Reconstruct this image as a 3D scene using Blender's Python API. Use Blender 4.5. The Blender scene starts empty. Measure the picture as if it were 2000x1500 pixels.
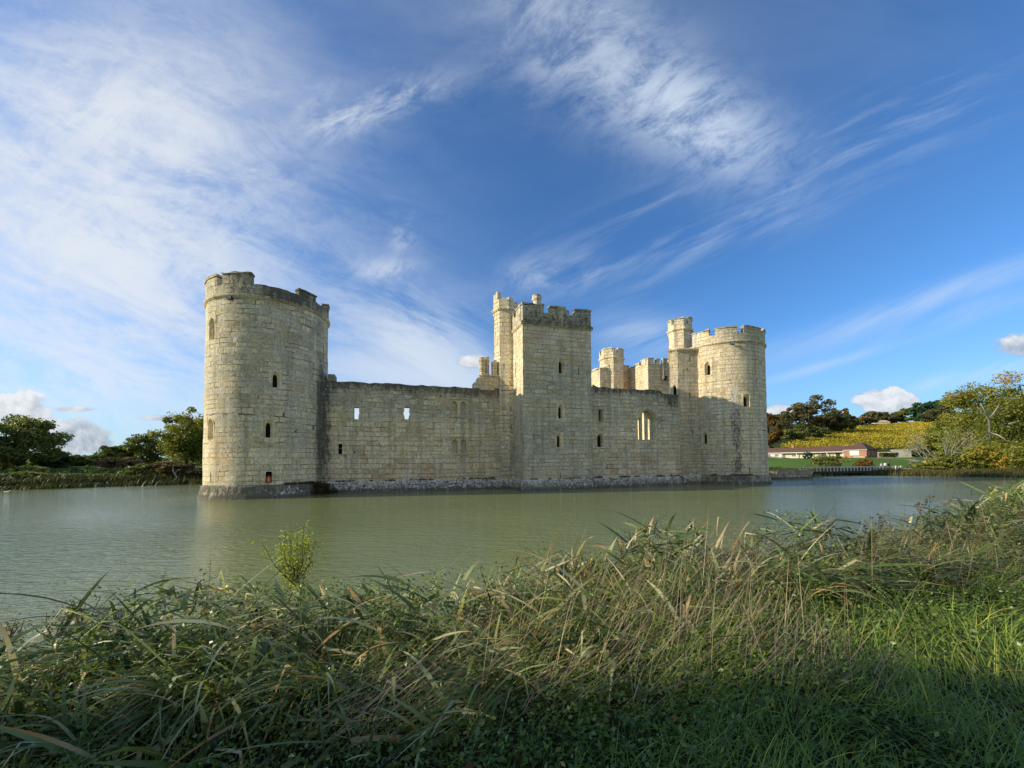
import bpy, math, random
import numpy as np
from math import sin, cos, tan, pi, radians, hypot, sqrt, atan2
from mathutils import Vector, Matrix, Euler

random.seed(7)
RNG = np.random.default_rng(11)
scene = bpy.context.scene
COL = scene.collection

# ------------------------------------------------------------------ camera constants
F_PX, PITCH, ROLL, SHY, CAM_H = 764.39, .0353, -.0076, 123.99, 2.741

def ray(px, py):
    X = px - 1000; Y = py - 750 - SHY
    c, s = cos(ROLL), sin(ROLL)
    X, Y = c * X + s * Y, -s * X + c * Y
    a = X / F_PX; u = -Y / F_PX
    return np.array([a, cos(PITCH) - u * sin(PITCH), sin(PITCH) + u * cos(PITCH)])

def at(px, py, Y):
    """world point at depth Y seen at that place of the photograph (survey helper)"""
    r = ray(px, py); t = Y / r[1]
    return np.array([0, 0, CAM_H]) + t * r

# ------------------------------------------------------------------ small helpers
def smooth(a, b, x):
    t = np.clip((np.asarray(x, float) - a) / (b - a), 0, 1)
    return t * t * (3 - 2 * t)

def hash3(ix, iy, iz, seed):
    h = (ix * 374761393 + iy * 668265263 + iz * 2147483647 + seed * 974711) & 0xFFFFFFFF
    h = ((h ^ (h >> 13)) * 1274126177) & 0xFFFFFFFF
    return ((h ^ (h >> 16)) & 0xFFFFFF) / float(0xFFFFFF)

def vnoise(p, seed=0):
    p = np.asarray(p, float)
    i = np.floor(p).astype(np.int64); f = p - i; f = f * f * (3 - 2 * f)
    out = 0
    for dx in (0, 1):
        for dy in (0, 1):
            for dz in (0, 1):
                w = (f[..., 0] if dx else 1 - f[..., 0]) * (f[..., 1] if dy else 1 - f[..., 1]) * (f[..., 2] if dz else 1 - f[..., 2])
                out = out + w * hash3(i[..., 0] + dx, i[..., 1] + dy, i[..., 2] + dz, seed)
    return out

def fbm(p, seed=0, oct=3):
    p = np.asarray(p, float); a = .5; o = 0; t = 0
    for k in range(oct):
        o = o + a * vnoise(p * 2 ** k, seed + k); t += a; a *= .5
    return o / t

def tag(o, label=None, cat=None, group=None, kind=None):
    if label: o['label'] = label
    if cat: o['category'] = cat
    if group: o['group'] = group
    if kind: o['kind'] = kind
    return o

def empty(name, loc=(0, 0, 0), rz=0):
    o = bpy.data.objects.new(name, None); COL.objects.link(o)
    o.empty_display_size = .2
    o.location = loc; o.rotation_euler = (0, 0, rz)
    return o

def fast_mesh(name, V, faces, mats, parent=None, mi=None, attrs=None, uv=None, shade=False, colattr=None):
    """faces: (n,4) or (n,3) int array"""
    me = bpy.data.meshes.new(name)
    V = np.asarray(V, np.float32); faces = np.asarray(faces, np.int32)
    n, k = faces.shape
    me.vertices.add(len(V)); me.vertices.foreach_set('co', V.ravel())
    me.loops.add(n * k); me.loops.foreach_set('vertex_index', faces.ravel())
    me.polygons.add(n)
    me.polygons.foreach_set('loop_start', np.arange(0, n * k, k, dtype=np.int32))
    if mi is not None: me.polygons.foreach_set('material_index', np.asarray(mi, np.int32))
    if shade: me.polygons.foreach_set('use_smooth', np.ones(n, bool))
    me.update(calc_edges=True)
    for nm, a in (attrs or {}).items():
        at_ = me.attributes.new(nm, 'FLOAT', 'POINT'); at_.data.foreach_set('value', np.asarray(a, np.float32))
    if uv is not None:
        l = me.uv_layers.new(name='UVMap'); l.data.foreach_set('uv', np.asarray(uv, np.float32)[faces.ravel()].ravel())
    me.validate()
    for m in (mats if isinstance(mats, (list, tuple)) else [mats]): me.materials.append(m)
    o = bpy.data.objects.new(name, me); COL.objects.link(o)
    if parent: o.parent = parent
    return o

class MB:
    """mesh builder: vertices carry uv (metres) + weathering and painted sun attributes; mixed faces"""
    def __init__(s): s.v = []; s.f = []; s.m = []; s.uv = []; s.mi = 0
    def vert(s, p, uv=None):
        s.v.append((float(p[0]), float(p[1]), float(p[2])))
        s.uv.append(uv if uv is not None else (float(p[0]) + float(p[1]), float(p[2]))); return len(s.v) - 1
    def face(s, ids, m=None): s.f.append(tuple(ids)); s.m.append(s.mi if m is None else m)
    def quadp(s, a, b, c, d, m=None): s.face([s.vert(a), s.vert(b), s.vert(c), s.vert(d)], m)
    def box(s, x0, x1, y0, y1, z0, z1, m=None, M=None, taper=0):
        P = []
        for z, t in ((z0, 0), (z1, taper)):
            for x, y in ((x0 + t, y0 + t), (x1 - t, y0 + t), (x1 - t, y1 - t), (x0 + t, y1 - t)):
                q = Vector((x, y, z)); q = M @ q if M else q; P.append(q)
        def q(i, j, k, l, uvf):
            s.face([s.vert(P[n], uvf(P[n])) for n in (i, j, k, l)], m)
        ux = lambda p: (p[0] + 7.3, p[2]); uy = lambda p: (p[1] + 3.1, p[2]); uz = lambda p: (p[0], p[1])
        q(0, 1, 5, 4, ux); q(1, 2, 6, 5, uy); q(2, 3, 7, 6, ux); q(3, 0, 4, 7, uy); q(4, 5, 6, 7, uz); q(3, 2, 1, 0, uz)
    def tube(s, pts, rad, n=6, m=None, cap=True):
        pts = [Vector(p) for p in pts]; rings = []
        for i, p in enumerate(pts):
            d = (pts[min(i + 1, len(pts) - 1)] - pts[max(i - 1, 0)]).normalized()
            a = d.orthogonal().normalized() if i == 0 else (a - d * a.dot(d)).normalized()
            b = d.cross(a); r = rad[i] if hasattr(rad, '__len__') else rad
            rings.append([s.vert(p + (a * cos(2 * pi * k / n) + b * sin(2 * pi * k / n)) * r, (k / n * r * 6, p.z)) for k in range(n)])
        for A, B in zip(rings, rings[1:]):
            for k in range(n): s.face([A[k], A[(k + 1) % n], B[(k + 1) % n], B[k]], m)
        if cap: s.face(rings[0][::-1], m); s.face(rings[-1], m)
    def lathe(s, c, prof, n=16, m=None, a0=0, cap=True):
        rings = []
        for r, z in prof:
            rings.append([s.vert((c[0] + r * cos(a0 + 2 * pi * k / n), c[1] + r * sin(a0 + 2 * pi * k / n), z), (r * 2 * pi * k / n, z)) for k in range(n)])
        for A, B in zip(rings, rings[1:]):
            for k in range(n): s.face([A[k], A[(k + 1) % n], B[(k + 1) % n], B[k]], m)
        if cap: s.face(rings[-1], m)
    def build(s, name, mats, parent=None, attrf=None, shade=False):
        me = bpy.data.meshes.new(name); me.from_pydata(s.v, [], s.f)
        mats = mats if isinstance(mats, (list, tuple)) else [mats]
        for m in mats: me.materials.append(m)
        me.polygons.foreach_set('material_index', np.array(s.m, np.int32))
        l = me.uv_layers.new(name='UVMap')
        idx = np.zeros(len(me.loops), np.int32); me.loops.foreach_get('vertex_index', idx)
        l.data.foreach_set('uv', np.array(s.uv, np.float32)[idx].ravel())
        if attrf:
            A = attrf(np.array(s.v))
            for nm, a in A.items():
                t = me.attributes.new(nm, 'FLOAT', 'POINT'); t.data.foreach_set('value', np.asarray(a, np.float32) * np.ones(len(s.v), np.float32))
        if shade: me.polygons.foreach_set('use_smooth', np.ones(len(me.polygons), bool))
        me.update()
        o = bpy.data.objects.new(name, me); COL.objects.link(o)
        if parent: o.parent = parent
        return o

# ------------------------------------------------------------------ material helpers
class NT:
    def __init__(s, mat):
        s.t = mat.node_tree; s.n = s.t.nodes; s.l = s.t.links
    def node(s, typ, **kw):
        n = s.n.new(typ)
        for k, v in kw.items(): setattr(n, k, v)
        return n
    def link(s, a, b): s.l.new(a, b)
    def inp(s, sock, v):
        if isinstance(v, bpy.types.NodeSocket): s.l.new(v, sock)
        else: sock.default_value = v
    def math(s, op, a, b=None, c=None, clamp=False):
        n = s.node('ShaderNodeMath', operation=op, use_clamp=clamp)
        s.inp(n.inputs[0], a)
        if b is not None: s.inp(n.inputs[1], b)
        if c is not None: s.inp(n.inputs[2], c)
        return n.outputs[0]
    def vmath(s, op, a, b=None):
        n = s.node('ShaderNodeVectorMath', operation=op); s.inp(n.inputs[0], a)
        if b is not None: s.inp(n.inputs[1], b)
        return n.outputs['Value'] if op in ('DOT_PRODUCT', 'LENGTH') else n.outputs[0]
    def mix(s, f, a, b, blend='MIX'):
        n = s.node('ShaderNodeMix', data_type='RGBA', blend_type=blend)
        s.inp(n.inputs[0], f); s.inp(n.inputs[6], a); s.inp(n.inputs[7], b); return n.outputs[2]
    def maprange(s, v, a, b, c=0., d=1., sm=True):
        n = s.node('ShaderNodeMapRange', interpolation_type='SMOOTHSTEP' if sm else 'LINEAR')
        s.inp(n.inputs[0], v); n.inputs[1].default_value = a; n.inputs[2].default_value = b
        n.inputs[3].default_value = c; n.inputs[4].default_value = d; return n.outputs[0]
    def noise(s, vec, scale=5., detail=4., rough=.55, dist=0., out='Fac', dim='3D'):
        n = s.node('ShaderNodeTexNoise', noise_dimensions=dim)
        if vec is not None: s.l.new(vec, n.inputs['Vector'])
        n.inputs['Scale'].default_value = scale; n.inputs['Detail'].default_value = detail
        n.inputs['Roughness'].default_value = rough; n.inputs['Distortion'].default_value = dist
        return n.outputs[out]
    def attr(s, name):
        n = s.node('ShaderNodeAttribute', attribute_name=name); return n.outputs['Fac']
    def ramp(s, v, stops):
        n = s.node('ShaderNodeValToRGB'); e = n.color_ramp.elements
        while len(e) < len(stops): e.new(.5)
        for k, (p, c) in enumerate(stops): e[k].position = p; e[k].color = (*c, 1)
        s.inp(n.inputs[0], v); return n.outputs[0]
    def comb(s, x, y, z=0.):
        n = s.node('ShaderNodeCombineXYZ'); s.inp(n.inputs[0], x); s.inp(n.inputs[1], y); s.inp(n.inputs[2], z); return n.outputs[0]
    def sep(s, v):
        n = s.node('ShaderNodeSeparateXYZ'); s.l.new(v, n.inputs[0]); return n.outputs

def rgba(c): return (c[0], c[1], c[2], 1)

def new_mat(name):
    m = bpy.data.materials.new(name); m.use_nodes = True
    nt = NT(m); b = nt.n['Principled BSDF']
    return m, nt, b

def plain(name, c, rough=.8, var=.25, scale=3., spec=.3, metal=0.):
    m, nt, b = new_mat(name)
    co = nt.node('ShaderNodeTexCoord').outputs['Object']
    f = nt.noise(co, scale, 5, .6)
    lo = tuple(x * (1 - var) for x in c); hi = tuple(min(1, x * (1 + var)) for x in c)
    col = nt.ramp(f, [(.3, lo), (.7, hi)])
    nt.link(col, b.inputs['Base Color']); b.inputs['Roughness'].default_value = rough
    b.inputs['Specular IOR Level'].default_value = spec; b.inputs['Metallic'].default_value = metal
    return m

def stone_mat(name, rowh=.43, bw=.80, warmth=0., bright=1., smoothed=False):
    """weathered ashlar sandstone; uv in metres, attributes grey / stain / lich / rust"""
    m, nt, b = new_mat(name)
    uv = nt.node('ShaderNodeUVMap', uv_map='UVMap').outputs[0]
    obj = nt.node('ShaderNodeTexCoord').outputs['Object']
    xyz = nt.sep(uv)
    # wandering courses: heights of rows vary up the wall, blocks vary along it
    n1 = nt.noise(nt.comb(nt.math('MULTIPLY', xyz[0], .04), nt.math('MULTIPLY', xyz[1], .8), 3.), 1., 1., .5)
    n3 = nt.noise(uv, 2.6, 3., .6, out='Color')
    n3s = nt.sep(n3)
    v = nt.math('ADD', xyz[1], nt.math('MULTIPLY_ADD', n1, .8, nt.math('MULTIPLY', nt.math('SUBTRACT', n3s[1], .5), .10)))
    rowi = nt.math('FLOOR', nt.math('DIVIDE', v, rowh))
    n2 = nt.noise(nt.comb(nt.math('MULTIPLY', xyz[0], .6), nt.math('MULTIPLY', rowi, 5.7), 9.), 1., 1., .5)
    u = nt.math('ADD', xyz[0], nt.math('MULTIPLY_ADD', n2, 2.1, nt.math('MULTIPLY', nt.math('SUBTRACT', n3s[0], .5), .10)))
    br = nt.node('ShaderNodeTexBrick', offset=.5)
    nt.link(nt.comb(u, v), br.inputs['Vector'])
    br.inputs['Color1'].default_value = (0, 0, 0, 1); br.inputs['Color2'].default_value = (1, 1, 1, 1)
    br.inputs['Mortar'].default_value = (.5, .5, .5, 1)
    br.inputs['Scale'].default_value = 1.; br.inputs['Mortar Size'].default_value = .028
    br.inputs['Mortar Smooth'].default_value = .25; br.inputs['Bias'].default_value = 0.
    br.inputs['Brick Width'].default_value = bw; br.inputs['Row Height'].default_value = rowh
    rnd = nt.node('ShaderNodeRGBToBW'); nt.link(br.outputs['Color'], rnd.inputs[0]); rnd = rnd.outputs[0]
    mort = br.outputs['Fac']
    big = nt.noise(obj, .22, 4., .6)
    med = nt.noise(obj, 1.1, 5., .65)
    fine = nt.noise(obj, 7., 6., .7)
    speck = nt.noise(obj, 22., 3., .7)
    sel = nt.math('MULTIPLY_ADD', rnd, .85, nt.math('MULTIPLY_ADD', nt.math('SUBTRACT', med, .5), 1.5, .06), clamp=True)
    w = warmth
    warm = nt.ramp(sel, [(.0, (.36 + w, .295 + w * .7, .165)), (.3, (.50 + w, .43 + w * .8, .265)), (.55, (.57 + w, .50 + w * .9, .33)), (.78, (.63 + w, .56 + w, .385)), (.93, (.54 + w, .38, .17))])
    grey = nt.ramp(sel, [(.0, (.17, .165, .115)), (.3, (.26, .252, .18)), (.6, (.35, .335, .24)), (.85, (.45, .42, .29)), (1., (.50, .42, .24))])
    gm = nt.math('ADD', nt.attr('grey'), nt.math('MULTIPLY', nt.math('SUBTRACT', nt.math('ADD', big, nt.math('MULTIPLY', rnd, .5)), .74), 2.4), clamp=True)
    col = nt.mix(gm, warm, grey)
    # fine mottling
    col = nt.mix(1., col, nt.ramp(fine, [(.3, (.44, .44, .43)), (.5, (.95, .95, .95)), (.7, (1.38, 1.37, 1.32))]), 'MULTIPLY')
    col = nt.mix(nt.maprange(speck, .58, .72, 0., .35), col, (.5, .49, .42, 1))
    col = nt.mix(nt.maprange(nt.noise(obj, 9., 5., .78), .56, .68, 0., .62), col, (.10, .095, .07, 1))
    # joints: pale lime mortar where it survives, dark where it has gone
    mcol = nt.mix(nt.maprange(med, .40, .62), (.56, .52, .41, 1), (.085, .07, .045, 1))
    if not smoothed:
        col = nt.mix(nt.math('MULTIPLY', mort, nt.maprange(nt.noise(obj, .5, 3., .6), .38, .62, .5, 1.)), col, mcol)
    # rust
    col = nt.mix(nt.math('MULTIPLY', nt.attr('rust'), nt.maprange(med, .35, .6)), col, (.36, .19, .07, 1))
    # dark algae and runs
    st = nt.attr('stain')
    sn = nt.noise(nt.vmath('MULTIPLY', obj, (1., 1., .45)), 3.4, 6., .72)
    sn2 = nt.noise(obj, 11., 4., .7)
    sm_ = nt.math('MULTIPLY_ADD', nt.math('SUBTRACT', nt.math('MULTIPLY_ADD', sn, .55, nt.math('MULTIPLY', sn2, .45)), .5), 2.2, .5)
    stf = nt.maprange(nt.math('ADD', st, sm_), .86, 1.14, 0., .94)
    col = nt.mix(stf, col, nt.mix(sn2, (.02, .022, .018, 1), (.075, .07, .052, 1)))
    stb = nt.maprange(nt.math('ADD', nt.math('MULTIPLY', st, .7), nt.math('MULTIPLY', big, .35)), .25, .85, 0., .5)
    col = nt.mix(stb, col, (.12, .115, .085, 1))
    # rain streaks running down the faces
    rs = nt.noise(nt.vmath('MULTIPLY', obj, (1.7, 1.7, .10)), 1., 5., .65)
    col = nt.mix(nt.maprange(rs, .48, .66, 0., .40), col, (.15, .148, .115, 1))
    col = nt.mix(nt.maprange(nt.noise(nt.vmath('MULTIPLY', obj, (2.3, 2.3, .16)), 1.3, 4., .6), .56, .72, 0., .30), col, (.62, .58, .45, 1))
    # pale lichen
    li = nt.attr('lich')
    ln = nt.noise(obj, 5.5, 6., .72, .4)
    lf = nt.maprange(nt.math('ADD', nt.math('MULTIPLY', li, .7), nt.math('MULTIPLY_ADD', nt.math('SUBTRACT', ln, .5), 2., .5)), .92, 1.02, 0., .85)
    col = nt.mix(lf, col, (.48, .485, .45, 1))
    bright *= 1.72
    col = nt.mix(1., col, (bright, bright * .985, bright * 1.05, 1), 'MULTIPLY')
    nt.link(col, b.inputs['Base Color'])
    b.inputs['Roughness'].default_value = .93; b.inputs['Specular IOR Level'].default_value = .15
    hgt = nt.math('MULTIPLY_ADD', fine, .35, nt.math('MULTIPLY', speck, .12))
    if not smoothed:
        hgt = nt.math('ADD', hgt, nt.math('MULTIPLY', mort, -.95))
        hgt = nt.math('ADD', hgt, nt.math('MULTIPLY', rnd, .55))
    hgt = nt.math('ADD', hgt, nt.math('MULTIPLY', med, .6))
    bp = nt.node('ShaderNodeBump'); bp.inputs['Strength'].default_value = 1.; bp.inputs['Distance'].default_value = .10
    nt.link(hgt, bp.inputs['Height']); nt.link(bp.outputs[0], b.inputs['Normal'])
    return m

def leaf_mat(name, stops, trans=.35, rough=.5, spec=.35, tipdark=False):
    """foliage: colour from per-leaf attribute 'tint'"""
    m, nt, b = new_mat(name)
    col = nt.ramp(nt.attr('tint'), stops)
    nt.link(col, b.inputs['Base Color']); b.inputs['Roughness'].default_value = rough
    b.inputs['Specular IOR Level'].default_value = spec
    tr = nt.node('ShaderNodeBsdfTranslucent')
    nt.link(nt.mix(1., col, (1.15, 1.2, .6, 1), 'MULTIPLY'), tr.inputs[0])
    mx = nt.node('ShaderNodeMixShader'); mx.inputs[0].default_value = trans
    nt.link(b.outputs[0], mx.inputs[1]); nt.link(tr.outputs[0], mx.inputs[2])
    nt.link(mx.outputs[0], nt.n['Material Output'].inputs[0])
    return m

M = {}
M['stone'] = stone_mat('weathered_ashlar')
M['stone_fine'] = stone_mat('dressed_stone', smoothed=True)
M['stone_sunlit'] = stone_mat('painted_sunlit_stone', rowh=.33, bw=.6, warmth=.10, bright=1.25)  # brighter, warmer copy of the stone with sunlight put into its colour
M['stone_rough'] = stone_mat('plinth_stone', rowh=.5, bw=.95)
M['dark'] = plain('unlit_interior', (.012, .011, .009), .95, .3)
M['rooffelt'] = plain('lead_roof', (.12, .12, .115), .8)
M['metal_dark'] = plain('dark_painted_metal', (.03, .035, .045), .5, spec=.5)
M['glass_lamp'] = plain('lamp_glass', (.22, .24, .26), .15, spec=.6)
M['orange'] = plain('orange_fabric', (.55, .10, .03), .6)
M['bark'] = plain('bark', (.10, .08, .055), .95, .5, 2.)
M['bark_pale'] = plain('bleached_dead_wood', (.34, .31, .26), .9, .3, 3.)
M['wood_dark'] = plain('dark_timber', (.06, .05, .04), .9)
M['white_paint'] = plain('white_paint', (.74, .73, .69), .7, .08)
M['cream_paint'] = plain('cream_render', (.66, .60, .43), .8, .1)
M['glass'] = plain('window_glass', (.16, .18, .20), .1, spec=.7)
M['path'] = plain('pale_gravel', (.50, .43, .32), .95, .15)
M['feather_white'] = plain('white_feathers', (.75, .74, .70), .8, .08)
M['feather_black'] = plain('black_feathers', (.018, .018, .02), .5, .2)
M['beak'] = plain('yellow_beak', (.45, .28, .05), .5)
M['pale_stone'] = plain('pale_stone_block', (.50, .42, .29), .9)

def tile_mat(name, c1, c2):
    m, nt, b = new_mat(name)
    co = nt.node('ShaderNodeTexCoord').outputs['Object']
    n = nt.noise(co, 1.4, 6., .7); n2 = nt.noise(nt.vmath('MULTIPLY', co, (3., 3., 9.)), 1.5, 3., .6)
    col = nt.mix(nt.math('MULTIPLY_ADD', n, .7, nt.math('MULTIPLY', n2, .35)), rgba(c1), rgba(c2))
    nt.link(col, b.inputs['Base Color']); b.inputs['Roughness'].default_value = .9
    return m
M['tiles'] = tile_mat('clay_roof_tiles', (.06, .032, .025), (.19, .11, .08))

def brick_mat():
    m, nt, b = new_mat('red_brick')
    uv = nt.node('ShaderNodeUVMap', uv_map='UVMap').outputs[0]
    br = nt.node('ShaderNodeTexBrick'); nt.link(uv, br.inputs[0])
    br.inputs['Color1'].default_value = (.34, .10, .05, 1); br.inputs['Color2'].default_value = (.48, .20, .10, 1)
    br.inputs['Mortar'].default_value = (.45, .38, .3, 1); br.inputs['Scale'].default_value = 1.
    br.inputs['Brick Width'].default_value = .5; br.inputs['Row Height'].default_value = .2; br.inputs['Mortar Size'].default_value = .02
    nt.link(br.outputs[0], b.inputs['Base Color']); b.inputs['Roughness'].default_value = .9
    return m
M['brick'] = brick_mat()

def plank_mat():
    m, nt, b = new_mat('weathered_boards')
    uv = nt.node('ShaderNodeUVMap', uv_map='UVMap').outputs[0]
    x = nt.sep(uv)[0]
    w = nt.math('FRACT', nt.math('MULTIPLY', x, 2.2))
    n = nt.noise(nt.vmath('MULTIPLY', uv, (2.2, .1, 1.)), 2., 2., .5)
    col = nt.mix(n, (.22, .21, .20, 1), (.55, .53, .5, 1))
    col = nt.mix(nt.maprange(w, .88, .95), col, (.04, .04, .04, 1))
    nt.link(col, b.inputs['Base Color']); b.inputs['Roughness'].default_value = .9
    return m
M['boards'] = plank_mat()

# ------------------------------------------------------------------ terrain
MOAT = [(-110, -14), (-80, -12), (-40, -6), (-20, 0), (-9, 3.3), (-5.4, 4.35), (-3.5, 5.1), (-1, 5.3), (.5, 6.0), (2.5, 6.5), (5, 7.3), (7.5, 8.3),
        (10.5, 9.5), (13.5, 11), (30, 19), (60, 27), (100, 34), (98, 42), (71, 54), (62.5, 61.5), (57, 67.5), (53, 75), (42, 100), (10, 112),
        (-28, 92), (-37, 62), (-42, 54), (-50, 49), (-56.6, 43.5), (-75, 27), (-105, 9)]

def moat_sd(x, y):
    x = np.asarray(x, float); y = np.asarray(y, float)
    d = np.full(x.shape, 1e9); inside = np.zeros(x.shape, bool)
    P = MOAT
    for (ax, ay), (bx, by) in zip(P, P[1:] + P[:1]):
        ex, ey = bx - ax, by - ay
        t = np.clip(((x - ax) * ex + (y - ay) * ey) / (ex * ex + ey * ey), 0, 1)
        d = np.minimum(d, np.hypot(x - ax - t * ex, y - ay - t * ey))
        c = ((ay > y) != (by > y)) & (x < (bx - ax) * (y - ay) / (by - ay + 1e-12) + ax)
        inside ^= c
    return np.where(inside, -d, d)

def terrain(x, y):
    x = np.asarray(x, float); y = np.asarray(y, float)
    sd = moat_sd(x, y)
    p3 = np.stack([x, y, 0 * x], -1)
    near = (1 - smooth(14, 26, y)) * (1 - smooth(30, 60, np.abs(x)))
    so = np.maximum(sd, 0)
    zn = -.3 + 1.40 * (1 - np.exp(-so / .9)) + .12 * (fbm(p3 * .7, 3) - .5)
    zn = zn + .24 * np.exp(-((x + 3.7) / 1.1) ** 2 - ((y - 4.5) / .8) ** 2) + .22 * np.exp(-((x - .9) / 1.4) ** 2 - ((y - 5.5) / .9) ** 2)
    zn = zn + (.35 * smooth(-1.5, 1.8, x) + .35 * smooth(6, 13, x)) * smooth(0, 1.5, so) * (1 - .6 * smooth(2.5, 5, so))
    right = smooth(20, 45, x)
    # north shore: bank, lawn rising to the tea room, then the vineyard hill
    lawn = .45 * (1 - np.exp(-so / 1.0)) - .3 * np.exp(-so / .6) + 2.55 * smooth(70, 112, y - .12 * (x - 90)) * smooth(0, 18, so)
    hill = .155 * np.maximum(y - 127, 0)
    hill = np.where(hill > 27, 27 + 8 * (1 - np.exp(-(hill - 27) / 20)), hill)
    hillx = smooth(.25, .58, x / np.maximum(y, 1))
    zr = lawn + hill * hillx
    # south shore: low bank and a meadow
    zl = 1.0 * (1 - np.exp(-so / 1.3)) - .3 * np.exp(-so / .6) + 1.5 * smooth(3, 40, so) + 6 * smooth(80, 400, so)
    far = zr * right + zl * (1 - right)
    z = zn * near + far * (1 - near)
    zi = -.3 - 1.6 * (1 - np.exp(np.minimum(sd, 0) / 1.2))
    z = np.where(sd > 0, z, zi)
    return z + .05 * (fbm(p3 * .35, 8) - .5) * np.minimum(so, 1)

def tz(x, y): return float(terrain(np.array([x]), np.array([y]))[0])

def build_terrain():
    n = 440
    t = np.linspace(-1, 1, n); k = 6.2
    g = np.sinh(t * k) / np.sinh(k)
    X, Y = np.meshgrid(g * 1500 + 2, g * 1500 + 6, indexing='xy')
    Z = terrain(X, Y)
    V = np.stack([X, Y, Z], -1).reshape(-1, 3)
    i = np.arange(n - 1); a = (i[:, None] * n + i[None, :]).ravel()
    Fq = np.stack([a, a + 1, a + n + 1, a + n], 1)
    m, nt, b = new_mat('ground_earth_and_grass')
    co = nt.node('ShaderNodeTexCoord').outputs['Object']
    n1 = nt.noise(co, .35, 6., .65); n2 = nt.noise(co, 6., 6., .7)
    lawnm = nt.attr('lawn')
    soil = nt.ramp(nt.math('MULTIPLY_ADD', n1, .5, nt.math('MULTIPLY', n2, .5)), [(.3, (.018, .016, .010)), (.5, (.035, .035, .016)), (.7, (.06, .058, .028))])
    lawn = nt.ramp(nt.math('MULTIPLY_ADD', n1, .6, nt.math('MULTIPLY', n2, .4)), [(.3, (.07, .14, .022)), (.55, (.11, .20, .035)), (.75, (.15, .23, .05))])
    nt.link(nt.mix(lawnm, soil, lawn), b.inputs['Base Color'])
    b.inputs['Roughness'].default_value = 1.; b.inputs['Specular IOR Level'].default_value = .1
    bp = nt.node('ShaderNodeBump'); bp.inputs['Strength'].default_value = .8; bp.inputs['Distance'].default_value = .06
    nt.link(n2, bp.inputs['Height']); nt.link(bp.outputs[0], b.inputs['Normal'])
    sd = moat_sd(V[:, 0], V[:, 1])
    lw = smooth(.5, 3.5, sd) * (1 - (1 - smooth(14, 26, V[:, 1])) * (1 - smooth(30, 60, np.abs(V[:, 0]))))
    lw = lw * (1 - .75 * smooth(124, 135, V[:, 1]))
    o = fast_mesh('ground', V, Fq, m, attrs={'lawn': lw}, shade=True)
    tag(o, kind='structure')

build_terrain()

def build_water():
    m, nt, b = new_mat('moat_water')
    co = nt.node('ShaderNodeTexCoord').outputs['Object']
    r = nt.node('ShaderNodeMapping'); r.inputs['Rotation'].default_value = (0, 0, radians(14)); r.inputs['Scale'].default_value = (.55, 1.7, 1.)
    nt.link(co, r.inputs[0])
    w1 = nt.noise(r.outputs[0], 2.1, 3., .5, .6)
    r2 = nt.node('ShaderNodeMapping'); r2.inputs['Rotation'].default_value = (0, 0, radians(-9)); r2.inputs['Scale'].default_value = (.8, 2.0, 1.)
    nt.link(co, r2.inputs[0])
    w2 = nt.noise(r2.outputs[0], 5.2, 3., .55, .3)
    calm = nt.maprange(nt.noise(co, .06, 3., .5), .38, .62, .45, 1.1)
    hgt = nt.math('MULTIPLY', nt.math('MULTIPLY_ADD', w1, .7, nt.math('MULTIPLY', w2, .48)), calm)
    bp = nt.node('ShaderNodeBump'); bp.inputs['Strength'].default_value = 1.; bp.inputs['Distance'].default_value = .105
    nt.link(hgt, bp.inputs['Height']); nt.link(bp.outputs[0], b.inputs['Normal'])
    murk = nt.ramp(nt.noise(co, .09, 3., .5), [(.35, (.205, .245, .092)), (.65, (.24, .28, .112))])
    nt.link(murk, b.inputs['Base Color'])
    b.inputs['Roughness'].default_value = .045; b.inputs['IOR'].default_value = 1.34; b.inputs['Specular IOR Level'].default_value = 1.
    V = [(-140, -30, 0), (130, -30, 0), (130, 130, 0), (-140, 130, 0)]
    o = fast_mesh('water', V, [[0, 1, 2, 3]], m); tag(o, kind='structure')
build_water()

# ------------------------------------------------------------------ castle
A0 = (1.0743, 36.1871); WA = .289
SE = np.array((-22.02, 4.78)); NE = np.array((26.43, 3.61)); RT = 4.6

castle = empty('castle', (A0[0], A0[1], 0), WA)
tag(castle, 'ruined grey and honey sandstone castle with round corner towers standing in the moat', 'castle')

def drumP(c, R=RT):
    def P(s, z, d=0.): a = s / R; return (c[0] + (R - d) * cos(a), c[1] + (R - d) * sin(a), z)
    return P
def frontP(y): return lambda s, z, d=0.: (s, y + d, z)
def leftP(x): return lambda s, z, d=0.: (x + d, -s, z)       # s = -y
def rightP(x): return lambda s, z, d=0.: (x - d, s, z)       # s = y
def lineP(p, q):
    p = np.array(p, float); q = np.array(q, float); L = np.linalg.norm(q - p); t = (q - p) / L; n = np.array((t[1], -t[0]))
    return (lambda s, z, d=0.: tuple(p + t * s - n * d) + (z,)), L

def breaks(a, b, step, extra):
    n = max(1, int(round((b - a) / step))); base = list(np.linspace(a, b, n + 1))
    ex = [e for e in extra if a < e < b]
    base = [x for x in base if x in (base[0], base[-1]) or all(abs(x - e) > step * .3 for e in ex)]
    return sorted(set(base + ex))

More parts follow.
